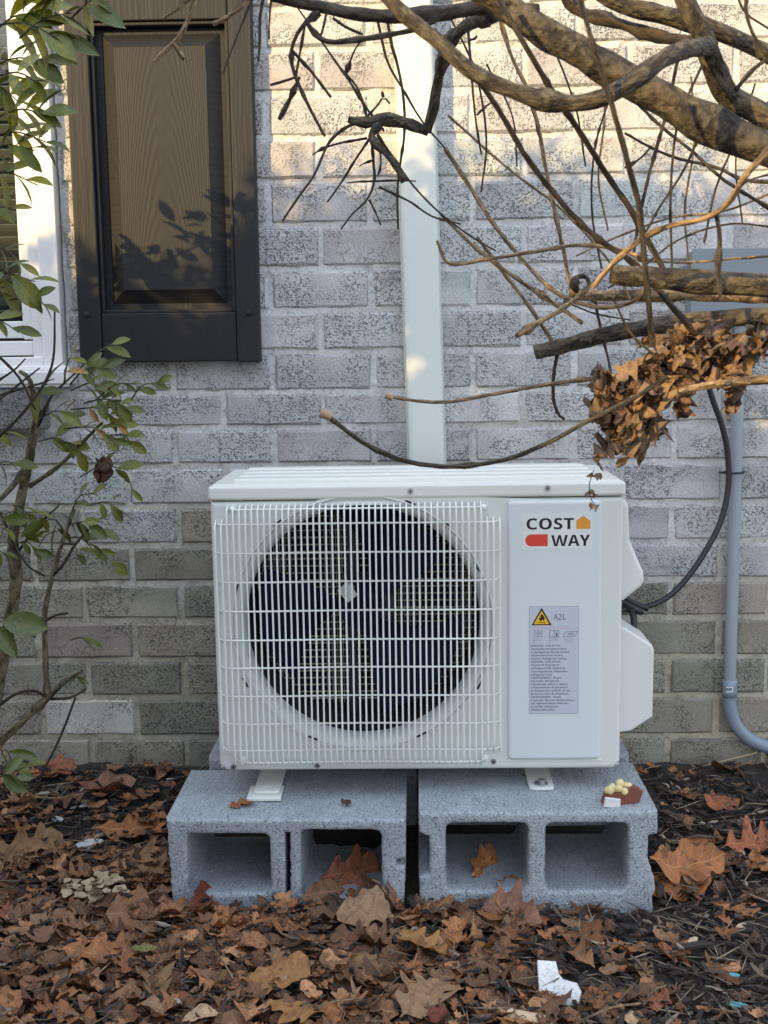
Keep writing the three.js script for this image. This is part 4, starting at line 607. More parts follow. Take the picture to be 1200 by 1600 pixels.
// ---------------------------------------------------------------- shrub on the left
{
  const root = at(-20, 1230, 0.30), sh = thing('shrub', 'leafy evergreen shrub with bare stems at the left edge in front of the wall', 'shrub', V(root.x, groundY(root.x, 0.3), 0.3)), O = sh.position, r = rng(314);
  const line = (pts, r0, r1, mat, name, seed) => { const q = pts.map((p, i) => { const v = at(p[0], p[1], p[2]).sub(O); return [v.x, v.y, v.z, sizeAt(lerp(r0, r1, i / (pts.length - 1)), p[2])]; }); part(name, limb(q, { sides: 7, seed, bump: 0.12, knots: 2 }), mat, sh); return q; };
  line([[-40, 1260, 0.32], [-5, 1080, 0.33], [12, 985, 0.34], [26, 905, 0.35], [20, 845, 0.36], [34, 775, 0.36], [46, 715, 0.37], [60, 640, 0.38]], 12, 7, M.barkGreen, 'stem', 1);
  line([[-60, 1300, 0.34], [-6, 1168, 0.36], [36, 1125, 0.36], [72, 1092, 0.36], [100, 1066, 0.37], [128, 1048, 0.37]], 9, 3.5, M.barkGreen, 'stem', 2);
  line([[74, 1090, 0.36], [70, 1010, 0.37], [71, 950, 0.38], [82, 900, 0.39], [98, 845, 0.40], [116, 795, 0.4]], 5, 3, M.barkGreen, 'stem', 3);
  for (const [p, a, b] of [[[[40, 735, 0.37], [0, 780, 0.4], [-40, 800, 0.42]], 5, 4], [[[46, 760, 0.37], [90, 730, 0.38], [130, 690, 0.4], [160, 660, 0.42]], 4, 2], [[[82, 900, 0.39], [100, 880, 0.4], [118, 850, 0.4], [138, 828, 0.41]], 3, 1.8], [[[72, 970, 0.38], [85, 962, 0.38], [106, 958, 0.38]], 2, 1.5], [[[75, 1092, 0.36], [110, 1090, 0.37], [134, 1076, 0.37]], 2.5, 1.5], [[[0, 1100, 0.37], [30, 1082, 0.37], [58, 1080, 0.36], [74, 1092, 0.36]], 2.5, 2.5], [[[118, 1090, 0.38], [95, 1150, 0.37], [68, 1205, 0.36], [52, 1240, 0.35]], 1.8, 2.5], [[[56, 640, 0.38], [44, 590, 0.4], [30, 580, 0.4]], 5, 3], [[[60, 665, 0.38], [80, 620, 0.39], [110, 590, 0.4]], 3, 1.5], [[[70, 900, 0.35], [40, 880, 0.4], [0, 800, 0.4]], 1.5, 1.5], [[[30, 860, 0.36], [60, 820, 0.37], [92, 790, 0.38]], 2.5, 1.5], [[[-10, 690, 0.45], [40, 640, 0.46], [80, 575, 0.47], [86, 480, 0.47]], 3, 1.5], [[[-10, 620, 0.46], [60, 600, 0.46], [84, 592, 0.47]], 2, 1], [[[-10, 600, 0.48], [26, 575, 0.48], [40, 560, 0.48]], 2, 1], [[[-20, 640, 0.47], [30, 600, 0.47], [62, 575, 0.47]], 2.2, 1.2], [[[-20, 540, 0.5], [30, 590, 0.5], [55, 640, 0.48]], 2.5, 1.5]]) line(p, a, b, a > 3 ? M.barkGreen : M.barkDark, 'twig', 30 + p.length * 7 + Math.round(a * 3));
  // leaves
  function lf(seed, w) { const q = rng(seed), n = 6, pos = [], uv = [], idx = [], droop = 0.12 + q() * 0.2, fold = 0.1 + q() * 0.14; for (let i = 0; i <= n; i++) { const t = i / n, h = w * Math.pow(Math.sin(Math.PI * Math.pow(t, 1.15)), 0.8) + (i === 0 ? 0.012 : 0); for (const f of [-1, -0.5, 0, 0.5, 1]) { pos.push(t, fold * Math.abs(f) * h * 2 - droop * t * t, f * h); uv.push(t, 0.5 + f * 0.45); } } for (let i = 0; i < n; i++) for (let j = 0; j < 4; j++) { const a = i * 5 + j; idx.push(a, a + 1, a + 5, a + 1, a + 6, a + 5); } const g = new THREE.BufferGeometry(); g.setAttribute('position', new THREE.Float32BufferAttribute(pos, 3)); g.setAttribute('uv', new THREE.Float32BufferAttribute(uv, 2)); g.setIndex(idx); g.computeVertexNormals(); return g; }
  const geos = [lf(1, 0.23), lf(2, 0.20), lf(3, 0.26), lf(4, 0.22), lf(5, 0.18)];
  const gm = (c) => new THREE.MeshPhysicalMaterial({ map: T_green, color: RGB(...c), roughness: 0.45, transmission: 0.35, thickness: 0 });
  const G = { green: [gm([1.5, 1.45, 0.75]), gm([1.9, 1.65, 0.75]), gm([1.25, 1.25, 0.75]), gm([2.4, 2.0, 0.8])], tan: [std({ map: T_leafB, color: RGB(1.15, 1.0, 0.55), roughness: 0.7 })] };
  let seen = 0;
  function leaf(v, len, yaw, pitch, roll, tone) { const set = G[tone === 'tan' ? 'tan' : 'green'], m = part('leaf', geos[Math.floor(r() * 5)], set[Math.floor(r() * set.length)], sh, v); m.scale.setScalar(len); m.rotation.set(roll, yaw, pitch, 'YZX'); seen++; return m; }
  // sprays: a twig with leaves set along it
  function spray(x0, y0, x1, y1, z, n, lenPx, tone, jit = 0.5) {
    const a = at(x0, y0, z).sub(O), b = at(x1, y1, z + (r() - 0.5) * 0.06).sub(O), c = a.clone().lerp(b, 0.5).add(V((r() - 0.5) * 0.02, 0.012, (r() - 0.5) * 0.03)), cu = new THREE.CatmullRomCurve3([a, c, b]);
    part('twig', limb([[a.x, a.y, a.z, 0.0016], [c.x, c.y, c.z, 0.0013], [b.x, b.y, b.z, 0.0008]], { sides: 5, seed: n + x0 }), tone === 'dark' ? M.barkDark : M.barkGreen, sh);
    const base = Math.atan2(b.y - a.y, b.x - a.x);
    for (let i = 0; i < n; i++) { const t = 0.25 + 0.75 * (i + r() * 0.6) / n, v = cu.getPoint(Math.min(1, t)), side = i % 2 ? 1 : -1, end = i === n - 1, ang = base + (end ? 0 : side * (0.5 + r() * 0.5)) + (r() - 0.5) * jit; const back = Math.cos(ang) < 0; leaf(v, sizeAt(lenPx * (tone === 'dark' ? 1.3 : 0.9) * (0.75 + r() * 0.5), z), (back ? Math.PI : 0) + (r() - 0.5) * 1.0, (back ? -1 : 1) * Math.asin(Math.sin(ang)) * 0.9 , 0.7 + (r() - 0.5) * 1.5, tone === 'mixed' ? (r() < 0.16 ? 'tan' : r() < 0.6 ? 'bright' : 'mid') : tone); }
  }
  // upper dark leaves
  for (const s of [[-20, 60, 60, 20, 0.6, 6, 48], [-10, 40, 90, 60, 0.6, 7, 46], [30, 60, 112, 20, 0.62, 6, 44], [110, 30, 152, -5, 0.62, 4, 42], [-20, 110, 70, 95, 0.6, 6, 44], [-20, 190, 70, 180, 0.62, 7, 42], [-10, 215, 80, 225, 0.6, 7, 38], [-20, 250, 55, 235, 0.6, 6, 38], [-30, 130, 30, 160, 0.62, 5, 44], [-20, 0, 50, -20, 0.6, 5, 46], [-15, 275, 60, 290, 0.6, 4, 34], [-10, 120, 60, 130, 0.66, 4, 34]]) spray(...s, 'dark');
  // middle leaves before the window
  for (const s of [[-20, 340, 25, 330, 0.58, 3, 34, 'mid'], [-20, 385, 40, 420, 0.56, 4, 40, 'mid'], [-20, 440, 55, 440, 0.55, 4, 42, 'dark'], [10, 470, 72, 480, 0.55, 4, 40, 'mid'], [-20, 500, 30, 520, 0.55, 3, 44, 'mid'], [-25, 470, 10, 450, 0.55, 3, 40, 'mid']]) spray(...s);
  // centre sprays in front of the bricks
  for (const s of [[110, 590, 180, 535, 0.42, 4, 40, 'mixed'], [100, 600, 112, 555, 0.42, 4, 38, 'mixed'], [110, 600, 165, 575, 0.42, 4, 36, 'mid'], [60, 640, 75, 600, 0.41, 3, 52, 'mid'], [110, 610, 150, 610, 0.42, 5, 36, 'mixed'], [130, 630, 200, 640, 0.43, 7, 38, 'mixed'], [110, 640, 185, 660, 0.43, 8, 40, 'mixed'], [150, 625, 215, 600, 0.43, 4, 30, 'mid'], [205, 625, 252, 600, 0.44, 4, 30, 'bright'], [100, 670, 180, 690, 0.43, 7, 36, 'mixed'], [60, 655, 115, 650, 0.41, 5, 36, 'mixed'], [60, 690, 115, 700, 0.41, 4, 34, 'mixed'], [90, 690, 140, 720, 0.42, 4, 34, 'bright'], [180, 680, 205, 700, 0.43, 3, 32, 'mid'], [125, 745, 200, 735, 0.42, 3, 40, 'mid'], [195, 750, 205, 785, 0.42, 2, 34, 'bright'], [140, 790, 180, 800, 0.42, 4, 34, 'bright'], [112, 800, 150, 770, 0.41, 4, 34, 'mixed'], [100, 830, 70, 815, 0.4, 3, 36, 'dark'], [110, 820, 155, 830, 0.41, 5, 38, 'mixed'], [90, 830, 60, 855, 0.4, 4, 32, 'mid'], [110, 840, 150, 865, 0.41, 4, 42, 'mixed'], [140, 850, 180, 885, 0.42, 3, 36, 'bright'], [95, 850, 120, 880, 0.4, 3, 30, 'mid'], [20, 790, 50, 815, 0.38, 3, 36, 'mid'], [20, 850, 60, 865, 0.38, 4, 34, 'mid'], [-15, 800, 10, 830, 0.4, 3, 40, 'mid'], [-20, 860, 12, 870, 0.4, 3, 36, 'mid'], [-20, 685, 12, 680, 0.42, 2, 34, 'bright'], [-20, 730, 28, 735, 0.42, 2, 44, 'mid'], [110, 1000, 148, 1018, 0.4, 1, 40, 'bright'], [110, 1065, 130, 1072, 0.39, 2, 20, 'bright']]) spray(...s);
  spray(-40, 985, 20, 980, 0.45, 2, 62, 'dark', 0.1);
  for (const s of [[-20, 1170, 20, 1200, 0.5, 3, 44, 'mid'], [-15, 1225, 30, 1215, 0.5, 4, 46, 'mid'], [0, 1240, 48, 1195, 0.5, 3, 42, 'bright']]) spray(...s);
  line([[0, 1165, 0.5], [20, 1205, 0.5], [45, 1240, 0.49], [85, 1247, 0.47], [130, 1240, 0.45]], 2.4, 1.2, M.barkTan, 'twig', 77);
  // withered hanging leaf
  for (let i = 0; i < 3; i++) { const m = part('withered_leaf', leafGeo('oval', 700 + i, 0.8, 0.1), LEAFMAT.dark, sh, at(158 + i * 3, 735, 0.42).sub(O)); m.scale.setScalar(0.05); m.rotation.set(0.4, 1 + i, -1.5 + i * 0.2, 'YZX'); }
  // the side of the same shrub that reaches out of the frame and shades the shutter
  const cl = (X, Y, n, sp, z) => { for (let i = 0; i < n; i++) { const t = z / 0.73, v = V(X - 0.61 * t + (r() - 0.5) * sp * 2, Y + 0.31 * t + (r() - 0.5) * sp, z + (r() - 0.5) * 0.1).sub(O); leaf(v, 0.03 + r() * 0.02, r() * 6.3, (r() - 0.3) * 1.2, r() * 3, 'mid'); } };
  cl(-0.47, 0.95, 26, 0.075, 0.45); cl(-0.37, 1.0, 24, 0.055, 0.45); cl(-0.55, 0.93, 6, 0.05, 0.45); cl(-0.33, 1.06, 12, 0.04, 0.45); cl(-0.42, 0.9, 22, 0.12, 0.45);
  { const a = V(-1.1, 1.0, 0.45).sub(O), b = V(-0.80, 1.2, 0.5).sub(O); part('twig', limb([[a.x - 0.1, a.y - 0.5, a.z - 0.05, 0.006], [a.x, a.y, a.z, 0.004], [b.x, b.y, b.z, 0.002]], { sides: 6 }), M.barkDark, sh); }
}

// ---------------------------------------------------------------- hedge that shades the lower wall (left of and behind the camera, out of view)
{
  const h = thing('hedge', 'tall dense evergreen hedge across the bed from the wall, left of the viewpoint', 'hedge', V(-1.6, -0.13, 1.8)), O = h.position, r = rng(2718);
  const tops = [[-2.2, 0.95], [-0.95, 0.93], [-0.66, 0.88], [-0.5, 0.86], [-0.36, 0.88], [-0.31, 0.97], [-0.25, 1.03], [0, 1.05], [0.25, 1.07], [0.5, 1.05], [0.74, 1.0], [0.82, 0.92], [0.92, 0.3], [1.1, -0.05], [1.22, -0.36], [1.7, -0.42]];
  const top = (x) => { for (let i = 0; i < tops.length - 1; i++) if (x <= tops[i + 1][0]) return lerp(tops[i][1], tops[i + 1][1], clamp((x - tops[i][0]) / (tops[i + 1][0] - tops[i][0]))); return -0.42; };
  const unit = (() => { const g = new THREE.BufferGeometry(); g.setAttribute('position', new THREE.Float32BufferAttribute([0, 0, 0, 0.5, 0.06, 0.24, 1, -0.08, 0, 0.5, -0.02, -0.24], 3)); g.setAttribute('uv', new THREE.Float32BufferAttribute([0, 0.5, 0.5, 0.9, 1, 0.5, 0.5, 0.1], 2)); g.setIndex([0, 1, 2, 0, 2, 3]); g.computeVertexNormals(); return g; })();
  const flecks = [[0.014, 0.679, 0.012], [0.041, 0.662, 0.008], [0.03, 0.62, 0.01], [0.054, 1.0, 0.01], [0.17, 0.76, 0.01], [0.29, 0.63, 0.01], [0.654, 0.64, 0.012], [0.66, 0.57, 0.012], [-0.43, 0.77, 0.01], [-0.355, 0.755, 0.012], [0.71, 0.55, 0.014], [0.15, 0.62, 0.008], [-0.1, 0.69, 0.006]];
  const N = 64000, im = new THREE.InstancedMesh(unit, std({ map: T_green, color: RGB(0.9, 1, 0.9), roughness: 0.5 }), N), m4 = new THREE.Matrix4(), q = new THREE.Quaternion(), e = new THREE.Euler(); let n = 0;
  while (n < N) {
    const X = -2.1 + r() * 3.75, z = 1.58 + r() * 0.5, t = z / 0.73, lump = 0.10 * (vnoise(X * 9 + 30, z * 9, 64, 64, 1) - 0.5) + 0.05 * (vnoise(X * 25 + 30, z * 25, 64, 64, 2) - 0.5), T = top(X) + lump, lo = -0.14 - 0.31 * t, Y = lo + r() * (1.35 - lo);
    if (Y > T || (T - Y < 0.09 && r() < 0.55)) continue;
    const x = X - 0.61 * t, y = Y + 0.31 * t; if (y < -0.13) continue; if (x > -0.45 && (z > 1.95 || y > 0.2 || x > -0.06)) continue; if (x > -0.75 && y < 0.75 && y > 0.3 && x > -0.6) continue;
    const flk = T - Y > 0.05 && flecks.some(([a, b, c]) => Math.hypot(X - a, Y - b) < c + 0.034);
    if (flk && (r() < 0.8 || flecks.some(([a, b, c]) => Math.hypot(X - a, Y - b) < c))) continue;
    const s = flk ? 0.016 : (T - Y > 0.14 ? 0.06 : 0.032) + r() * 0.03; e.set(r() * 6.3, r() * 6.3, r() * 6.3); m4.compose(V(x, y, z).sub(O), q.setFromEuler(e), V(s, s, s)); im.setMatrixAt(n++, m4);
  }
  im.name = 'foliage'; im.castShadow = im.receiveShadow = true; im.userData.kind = 'stuff'; h.add(im);
  for (let i = 0; i < 9; i++) { const x = -1.5 + i * 0.34; part('stem', limb([[x, 0, 0, 0.018], [x + 0.05, 0.5, 0.04, 0.013], [x - 0.03, i > 7 ? 0.55 : i > 5 ? 0.6 : 1.3, 0, 0.006]], { sides: 7, seed: i + 3 }), M.bark, h); }
}

// ---------------------------------------------------------------- bare tree reaching in from the right
{
  const tr = thing('bare_tree', 'leafless tree whose limbs and twigs hang across the upper right', 'tree', V(1.35, -0.13, 0.85)), O = tr.position; let seed = 10;
  const go = (name, mat, r0, r1, pts, opt = {}) => { const n = pts.length - 1, q = pts.map((p, i) => { const v = at(p[0], p[1], p[2]).sub(O); return [v.x, v.y, v.z, sizeAt(lerp(r0, r1, i / n), p[2]) * (Math.max(r0, r1) < 8 ? 0.78 : 0.89)]; }); seed++; return part(name, limb(q, { seed, sides: Math.max(r0, r1) > 12 ? 14 : Math.max(r0, r1) > 5 ? 9 : 6, bump: Math.max(r0, r1) > 12 ? 0.15 : 0.2, knots: opt.k ?? (Math.max(r0, r1) > 12 ? 2 : 5), per: 0.009 }), mat, tr); };
  part('trunk', limb([[0.05, -0.05, 0, 0.075], [0.0, 0.5, 0.02, 0.06], [-0.05, 1.0, 0.05, 0.05], [-0.25, 1.35, 0.1, 0.04], [-0.5, 1.62, 0.12, 0.028]], { sides: 16, seed: 4, bump: 0.1 }), M.bark, tr);
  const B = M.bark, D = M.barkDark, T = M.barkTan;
  // heavy limbs
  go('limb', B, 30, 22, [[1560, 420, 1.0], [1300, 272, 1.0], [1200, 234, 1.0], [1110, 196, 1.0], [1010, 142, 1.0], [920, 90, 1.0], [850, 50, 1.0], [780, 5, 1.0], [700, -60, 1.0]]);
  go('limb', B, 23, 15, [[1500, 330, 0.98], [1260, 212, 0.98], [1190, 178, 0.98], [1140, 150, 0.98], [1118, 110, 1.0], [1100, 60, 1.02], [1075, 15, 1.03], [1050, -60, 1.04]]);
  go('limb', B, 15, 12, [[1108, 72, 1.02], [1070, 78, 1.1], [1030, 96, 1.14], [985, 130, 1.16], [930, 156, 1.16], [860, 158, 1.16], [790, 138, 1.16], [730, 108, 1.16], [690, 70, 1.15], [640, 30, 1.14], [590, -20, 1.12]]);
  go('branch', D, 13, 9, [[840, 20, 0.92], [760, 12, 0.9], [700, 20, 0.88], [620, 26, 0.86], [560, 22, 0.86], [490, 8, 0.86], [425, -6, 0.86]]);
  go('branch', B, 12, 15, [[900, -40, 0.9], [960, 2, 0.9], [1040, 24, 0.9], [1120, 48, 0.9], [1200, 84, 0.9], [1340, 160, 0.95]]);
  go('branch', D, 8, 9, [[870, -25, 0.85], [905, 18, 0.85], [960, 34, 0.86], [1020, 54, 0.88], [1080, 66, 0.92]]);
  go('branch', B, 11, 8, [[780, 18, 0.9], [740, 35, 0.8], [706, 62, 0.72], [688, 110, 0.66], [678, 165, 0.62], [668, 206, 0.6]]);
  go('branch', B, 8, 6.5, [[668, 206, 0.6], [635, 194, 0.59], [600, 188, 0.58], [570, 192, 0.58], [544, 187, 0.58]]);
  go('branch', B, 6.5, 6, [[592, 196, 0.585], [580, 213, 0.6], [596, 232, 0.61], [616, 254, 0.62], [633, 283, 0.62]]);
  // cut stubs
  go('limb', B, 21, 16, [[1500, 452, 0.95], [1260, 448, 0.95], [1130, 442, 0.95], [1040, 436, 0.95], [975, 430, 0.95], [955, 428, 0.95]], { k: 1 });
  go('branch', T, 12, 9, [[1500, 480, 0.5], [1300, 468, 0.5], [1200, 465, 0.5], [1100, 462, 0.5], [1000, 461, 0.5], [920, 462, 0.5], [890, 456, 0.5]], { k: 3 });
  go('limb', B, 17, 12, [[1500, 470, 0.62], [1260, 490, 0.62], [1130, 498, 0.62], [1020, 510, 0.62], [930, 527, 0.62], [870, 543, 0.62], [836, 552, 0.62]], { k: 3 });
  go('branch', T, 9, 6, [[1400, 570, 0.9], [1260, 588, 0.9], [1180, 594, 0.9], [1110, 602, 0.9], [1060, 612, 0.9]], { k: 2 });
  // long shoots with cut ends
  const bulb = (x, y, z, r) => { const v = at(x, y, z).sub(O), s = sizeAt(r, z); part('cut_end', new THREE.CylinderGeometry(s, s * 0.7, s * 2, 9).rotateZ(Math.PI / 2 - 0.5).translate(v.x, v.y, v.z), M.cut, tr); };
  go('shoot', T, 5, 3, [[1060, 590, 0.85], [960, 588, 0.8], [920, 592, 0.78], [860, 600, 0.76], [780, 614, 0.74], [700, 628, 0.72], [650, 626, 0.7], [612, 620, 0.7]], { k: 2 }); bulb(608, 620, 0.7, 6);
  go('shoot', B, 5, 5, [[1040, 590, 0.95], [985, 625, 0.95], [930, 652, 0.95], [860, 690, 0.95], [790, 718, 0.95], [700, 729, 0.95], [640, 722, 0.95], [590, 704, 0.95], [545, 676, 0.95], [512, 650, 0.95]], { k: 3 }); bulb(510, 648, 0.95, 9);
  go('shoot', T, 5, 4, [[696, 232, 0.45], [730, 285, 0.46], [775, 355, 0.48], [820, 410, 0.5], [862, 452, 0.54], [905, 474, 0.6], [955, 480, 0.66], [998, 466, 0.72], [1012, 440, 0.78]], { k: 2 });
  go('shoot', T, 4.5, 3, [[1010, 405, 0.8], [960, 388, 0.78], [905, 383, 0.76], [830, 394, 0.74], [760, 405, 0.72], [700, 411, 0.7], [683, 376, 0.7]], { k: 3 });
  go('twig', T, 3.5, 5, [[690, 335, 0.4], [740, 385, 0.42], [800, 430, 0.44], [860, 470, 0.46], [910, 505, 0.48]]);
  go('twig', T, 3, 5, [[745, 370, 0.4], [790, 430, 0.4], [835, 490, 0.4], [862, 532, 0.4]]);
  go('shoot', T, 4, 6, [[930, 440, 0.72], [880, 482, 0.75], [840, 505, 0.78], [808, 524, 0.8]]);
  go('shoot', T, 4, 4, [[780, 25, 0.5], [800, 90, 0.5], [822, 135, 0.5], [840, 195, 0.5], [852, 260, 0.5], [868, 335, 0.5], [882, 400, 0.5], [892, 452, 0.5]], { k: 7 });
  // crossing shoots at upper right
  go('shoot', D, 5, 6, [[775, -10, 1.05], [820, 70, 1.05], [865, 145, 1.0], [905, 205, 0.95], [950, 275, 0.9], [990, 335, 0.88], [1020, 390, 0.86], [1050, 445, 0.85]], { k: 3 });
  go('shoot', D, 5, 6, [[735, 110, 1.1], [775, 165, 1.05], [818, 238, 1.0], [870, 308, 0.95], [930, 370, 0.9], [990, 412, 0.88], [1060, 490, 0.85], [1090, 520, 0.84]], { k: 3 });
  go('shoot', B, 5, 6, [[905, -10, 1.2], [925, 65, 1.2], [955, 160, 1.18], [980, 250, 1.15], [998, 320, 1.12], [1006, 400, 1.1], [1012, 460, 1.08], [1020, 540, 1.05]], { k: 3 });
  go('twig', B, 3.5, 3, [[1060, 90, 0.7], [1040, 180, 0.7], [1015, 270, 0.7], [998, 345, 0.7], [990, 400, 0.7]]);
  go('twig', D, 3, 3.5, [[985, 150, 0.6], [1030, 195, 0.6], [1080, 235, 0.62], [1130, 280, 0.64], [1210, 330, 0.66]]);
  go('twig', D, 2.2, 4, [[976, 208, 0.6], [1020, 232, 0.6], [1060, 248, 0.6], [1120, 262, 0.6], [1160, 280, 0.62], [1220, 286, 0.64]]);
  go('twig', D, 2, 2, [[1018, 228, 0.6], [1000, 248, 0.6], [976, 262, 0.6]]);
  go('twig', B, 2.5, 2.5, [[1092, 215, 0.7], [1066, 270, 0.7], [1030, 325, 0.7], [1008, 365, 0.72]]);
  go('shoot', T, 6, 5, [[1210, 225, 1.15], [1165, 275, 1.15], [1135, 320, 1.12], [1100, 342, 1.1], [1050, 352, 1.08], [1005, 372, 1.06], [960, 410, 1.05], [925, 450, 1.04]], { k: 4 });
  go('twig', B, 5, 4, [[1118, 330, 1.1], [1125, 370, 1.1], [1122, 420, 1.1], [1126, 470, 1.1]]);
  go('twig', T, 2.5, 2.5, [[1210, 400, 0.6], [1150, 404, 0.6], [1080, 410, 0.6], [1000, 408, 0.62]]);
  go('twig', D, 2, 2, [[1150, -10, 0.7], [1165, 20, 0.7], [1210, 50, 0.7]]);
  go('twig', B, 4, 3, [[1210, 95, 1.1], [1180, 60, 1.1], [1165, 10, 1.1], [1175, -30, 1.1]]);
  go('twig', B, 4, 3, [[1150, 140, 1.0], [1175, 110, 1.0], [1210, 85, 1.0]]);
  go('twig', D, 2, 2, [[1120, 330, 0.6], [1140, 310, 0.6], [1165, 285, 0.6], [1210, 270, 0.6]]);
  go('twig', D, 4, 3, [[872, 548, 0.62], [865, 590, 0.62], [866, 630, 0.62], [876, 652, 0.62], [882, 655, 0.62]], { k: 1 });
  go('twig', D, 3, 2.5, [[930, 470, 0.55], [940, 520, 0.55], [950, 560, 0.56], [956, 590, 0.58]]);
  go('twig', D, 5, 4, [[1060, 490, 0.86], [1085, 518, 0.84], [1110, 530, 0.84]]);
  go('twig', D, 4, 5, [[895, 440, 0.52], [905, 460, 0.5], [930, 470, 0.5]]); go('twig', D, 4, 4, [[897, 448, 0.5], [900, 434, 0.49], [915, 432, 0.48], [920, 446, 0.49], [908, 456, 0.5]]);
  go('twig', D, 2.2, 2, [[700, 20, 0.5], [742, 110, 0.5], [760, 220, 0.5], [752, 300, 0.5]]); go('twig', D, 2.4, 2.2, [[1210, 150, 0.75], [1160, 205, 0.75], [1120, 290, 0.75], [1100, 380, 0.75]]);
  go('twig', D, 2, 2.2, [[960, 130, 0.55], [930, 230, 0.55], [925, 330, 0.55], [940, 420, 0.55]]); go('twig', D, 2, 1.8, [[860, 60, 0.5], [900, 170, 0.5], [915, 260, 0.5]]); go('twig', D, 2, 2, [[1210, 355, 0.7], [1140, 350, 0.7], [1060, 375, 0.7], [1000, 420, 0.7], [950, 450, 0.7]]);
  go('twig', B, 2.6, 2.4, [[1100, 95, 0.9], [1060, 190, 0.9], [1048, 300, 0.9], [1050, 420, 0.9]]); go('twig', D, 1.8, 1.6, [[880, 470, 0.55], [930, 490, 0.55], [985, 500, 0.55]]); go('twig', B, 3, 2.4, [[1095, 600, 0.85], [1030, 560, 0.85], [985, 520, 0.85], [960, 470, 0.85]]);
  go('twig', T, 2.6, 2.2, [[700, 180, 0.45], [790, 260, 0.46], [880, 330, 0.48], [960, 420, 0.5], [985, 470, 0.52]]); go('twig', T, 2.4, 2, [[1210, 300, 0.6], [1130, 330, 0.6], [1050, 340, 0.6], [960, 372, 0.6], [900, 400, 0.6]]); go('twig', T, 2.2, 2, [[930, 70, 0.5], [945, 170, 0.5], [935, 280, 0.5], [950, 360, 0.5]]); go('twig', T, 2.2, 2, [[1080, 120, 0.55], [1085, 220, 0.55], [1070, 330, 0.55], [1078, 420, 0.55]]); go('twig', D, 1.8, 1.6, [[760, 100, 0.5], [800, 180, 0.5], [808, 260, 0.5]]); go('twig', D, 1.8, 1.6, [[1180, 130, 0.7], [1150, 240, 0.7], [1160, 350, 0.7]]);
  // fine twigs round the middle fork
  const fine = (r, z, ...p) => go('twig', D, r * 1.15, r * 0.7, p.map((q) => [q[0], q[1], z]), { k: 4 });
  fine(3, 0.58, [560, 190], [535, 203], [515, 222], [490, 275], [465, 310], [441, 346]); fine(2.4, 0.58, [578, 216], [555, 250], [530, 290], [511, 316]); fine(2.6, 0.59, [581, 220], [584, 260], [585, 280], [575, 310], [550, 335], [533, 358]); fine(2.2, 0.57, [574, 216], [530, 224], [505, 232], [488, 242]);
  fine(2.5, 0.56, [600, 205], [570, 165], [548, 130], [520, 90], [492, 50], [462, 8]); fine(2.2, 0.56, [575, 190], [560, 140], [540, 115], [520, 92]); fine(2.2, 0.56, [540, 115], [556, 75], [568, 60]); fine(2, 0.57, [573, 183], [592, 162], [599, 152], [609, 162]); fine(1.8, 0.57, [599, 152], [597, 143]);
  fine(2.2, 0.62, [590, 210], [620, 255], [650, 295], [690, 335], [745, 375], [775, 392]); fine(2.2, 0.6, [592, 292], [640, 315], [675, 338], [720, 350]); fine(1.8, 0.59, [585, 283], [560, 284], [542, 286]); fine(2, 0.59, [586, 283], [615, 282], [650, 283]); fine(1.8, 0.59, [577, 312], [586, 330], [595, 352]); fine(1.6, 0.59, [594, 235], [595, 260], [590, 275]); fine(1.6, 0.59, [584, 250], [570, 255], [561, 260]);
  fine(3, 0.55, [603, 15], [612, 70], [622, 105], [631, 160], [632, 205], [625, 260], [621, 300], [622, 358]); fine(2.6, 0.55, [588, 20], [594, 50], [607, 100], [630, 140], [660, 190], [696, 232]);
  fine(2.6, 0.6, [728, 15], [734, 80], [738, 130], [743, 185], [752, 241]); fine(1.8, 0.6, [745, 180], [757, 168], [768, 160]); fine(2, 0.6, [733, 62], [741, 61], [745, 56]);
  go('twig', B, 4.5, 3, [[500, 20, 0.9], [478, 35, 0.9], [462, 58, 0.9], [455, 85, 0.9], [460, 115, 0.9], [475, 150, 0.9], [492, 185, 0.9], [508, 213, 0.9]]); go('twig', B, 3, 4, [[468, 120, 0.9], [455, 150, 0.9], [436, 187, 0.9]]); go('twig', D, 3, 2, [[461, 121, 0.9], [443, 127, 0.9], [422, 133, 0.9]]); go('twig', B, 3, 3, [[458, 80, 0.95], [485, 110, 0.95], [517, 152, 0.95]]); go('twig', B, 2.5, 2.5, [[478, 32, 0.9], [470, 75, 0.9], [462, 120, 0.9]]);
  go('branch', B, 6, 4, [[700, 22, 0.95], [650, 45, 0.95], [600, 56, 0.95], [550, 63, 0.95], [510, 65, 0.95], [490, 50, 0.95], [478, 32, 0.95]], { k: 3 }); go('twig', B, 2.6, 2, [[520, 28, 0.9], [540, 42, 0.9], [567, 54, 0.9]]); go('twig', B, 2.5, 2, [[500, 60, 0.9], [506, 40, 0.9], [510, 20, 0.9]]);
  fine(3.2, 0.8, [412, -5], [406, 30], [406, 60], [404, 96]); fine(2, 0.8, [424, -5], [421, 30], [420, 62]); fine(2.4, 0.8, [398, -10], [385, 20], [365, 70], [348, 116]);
  go('twig', T, 5, 4, [[310, -15, 1.0], [300, 15, 1.0], [282, 55, 1.0], [260, 78, 1.0], [240, 96, 1.0]], { k: 2 }); go('twig', T, 4.5, 5, [[272, 68, 1.0], [280, 82, 1.0], [287, 92, 1.0]], { k: 0 }); go('twig', T, 4.5, 4, [[392, -12, 1.0], [375, 12, 1.0], [350, 30, 1.0], [332, 38, 1.0]], { k: 2 }); go('twig', T, 4, 3, [[298, -5, 1.0], [275, 15, 1.0], [255, 28, 1.0]], { k: 1 });
}
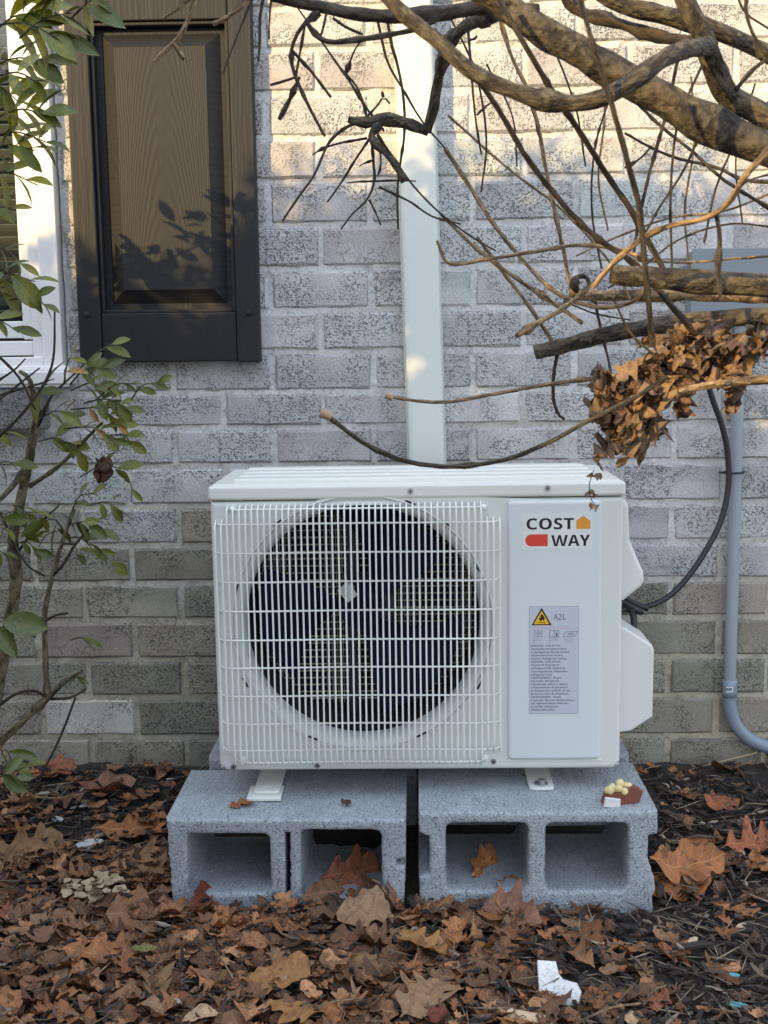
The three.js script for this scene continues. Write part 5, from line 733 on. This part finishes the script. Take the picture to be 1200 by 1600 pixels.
// ---------------------------------------------------------------- dead leaves caught in the branches
{
  const o = at(990, 640, 0.82), cl = thing('leaf_clump', 'clump of crumpled dead brown leaves caught on the cut branches at right', 'dead leaves', o), r = rng(1234), kinds = ['lobed', 'oval', 'scrap', 'scrap', 'lobed'], geos = kinds.map((k, i) => leafGeo(k, 800 + i, 1.8, 0.3)).concat(kinds.map((k, i) => leafGeo(k, 820 + i, 2.4, 0.36))), keys = ['witherA', 'witherB', 'witherC', 'witherA', 'witherB', 'witherC', 'witherB'];
  const put = (x, y, z, s, key) => { const m = part('leaf', geos[Math.floor(r() * 10)], LEAFMAT[key ?? keys[Math.floor(r() * keys.length)]], cl, at(x, y, z).sub(o)); const k = sizeAt(s, z); m.scale.set(k, k, k * (0.6 + r() * 0.5)); m.rotation.set(r() * 6.3, r() * 6.3, r() * 6.3); };
  const blob = (cx, cy, rx, ry, n, s, z = 0.82) => { for (let i = 0; i < n; i++) { const a = r() * 6.3, d = Math.sqrt(r()); put(cx + Math.cos(a) * d * rx, cy + Math.sin(a) * d * ry, z + (r() - 0.5) * 0.08, s * (0.9 + r() * 0.7)); } };
  blob(968, 640, 32, 42, 26, 46); blob(1000, 600, 34, 30, 20, 44); blob(985, 690, 26, 16, 9, 44); blob(1020, 660, 16, 30, 9, 40); blob(1050, 580, 40, 28, 22, 42); blob(1100, 548, 50, 26, 20, 42); blob(1150, 540, 40, 16, 10, 42); blob(1120, 592, 36, 14, 8, 36); blob(1060, 620, 20, 16, 7, 36); blob(945, 600, 14, 12, 6, 34); blob(1040, 535, 36, 12, 10, 34); blob(1190, 540, 22, 18, 6, 38); blob(1165, 572, 22, 14, 4, 34); blob(960, 690, 14, 24, 6, 36);
  put(935, 722, 0.84, 34); put(930, 742, 0.84, 26); put(925, 772, 0.85, 22); put(930, 788, 0.85, 20); put(1145, 625, 0.84, 44); put(972, 722, 0.84, 26); put(1140, 640, 0.84, 32); put(1010, 705, 0.84, 34);
  part('stalk', tube([[928, 735, 0.84], [921, 755, 0.85], [922, 775, 0.85], [926, 785, 0.85]].map((p) => at(...p).sub(o)), 0.0007, { sides: 5 }), M.barkDark, cl);
}
renderer.render(scene, camera);
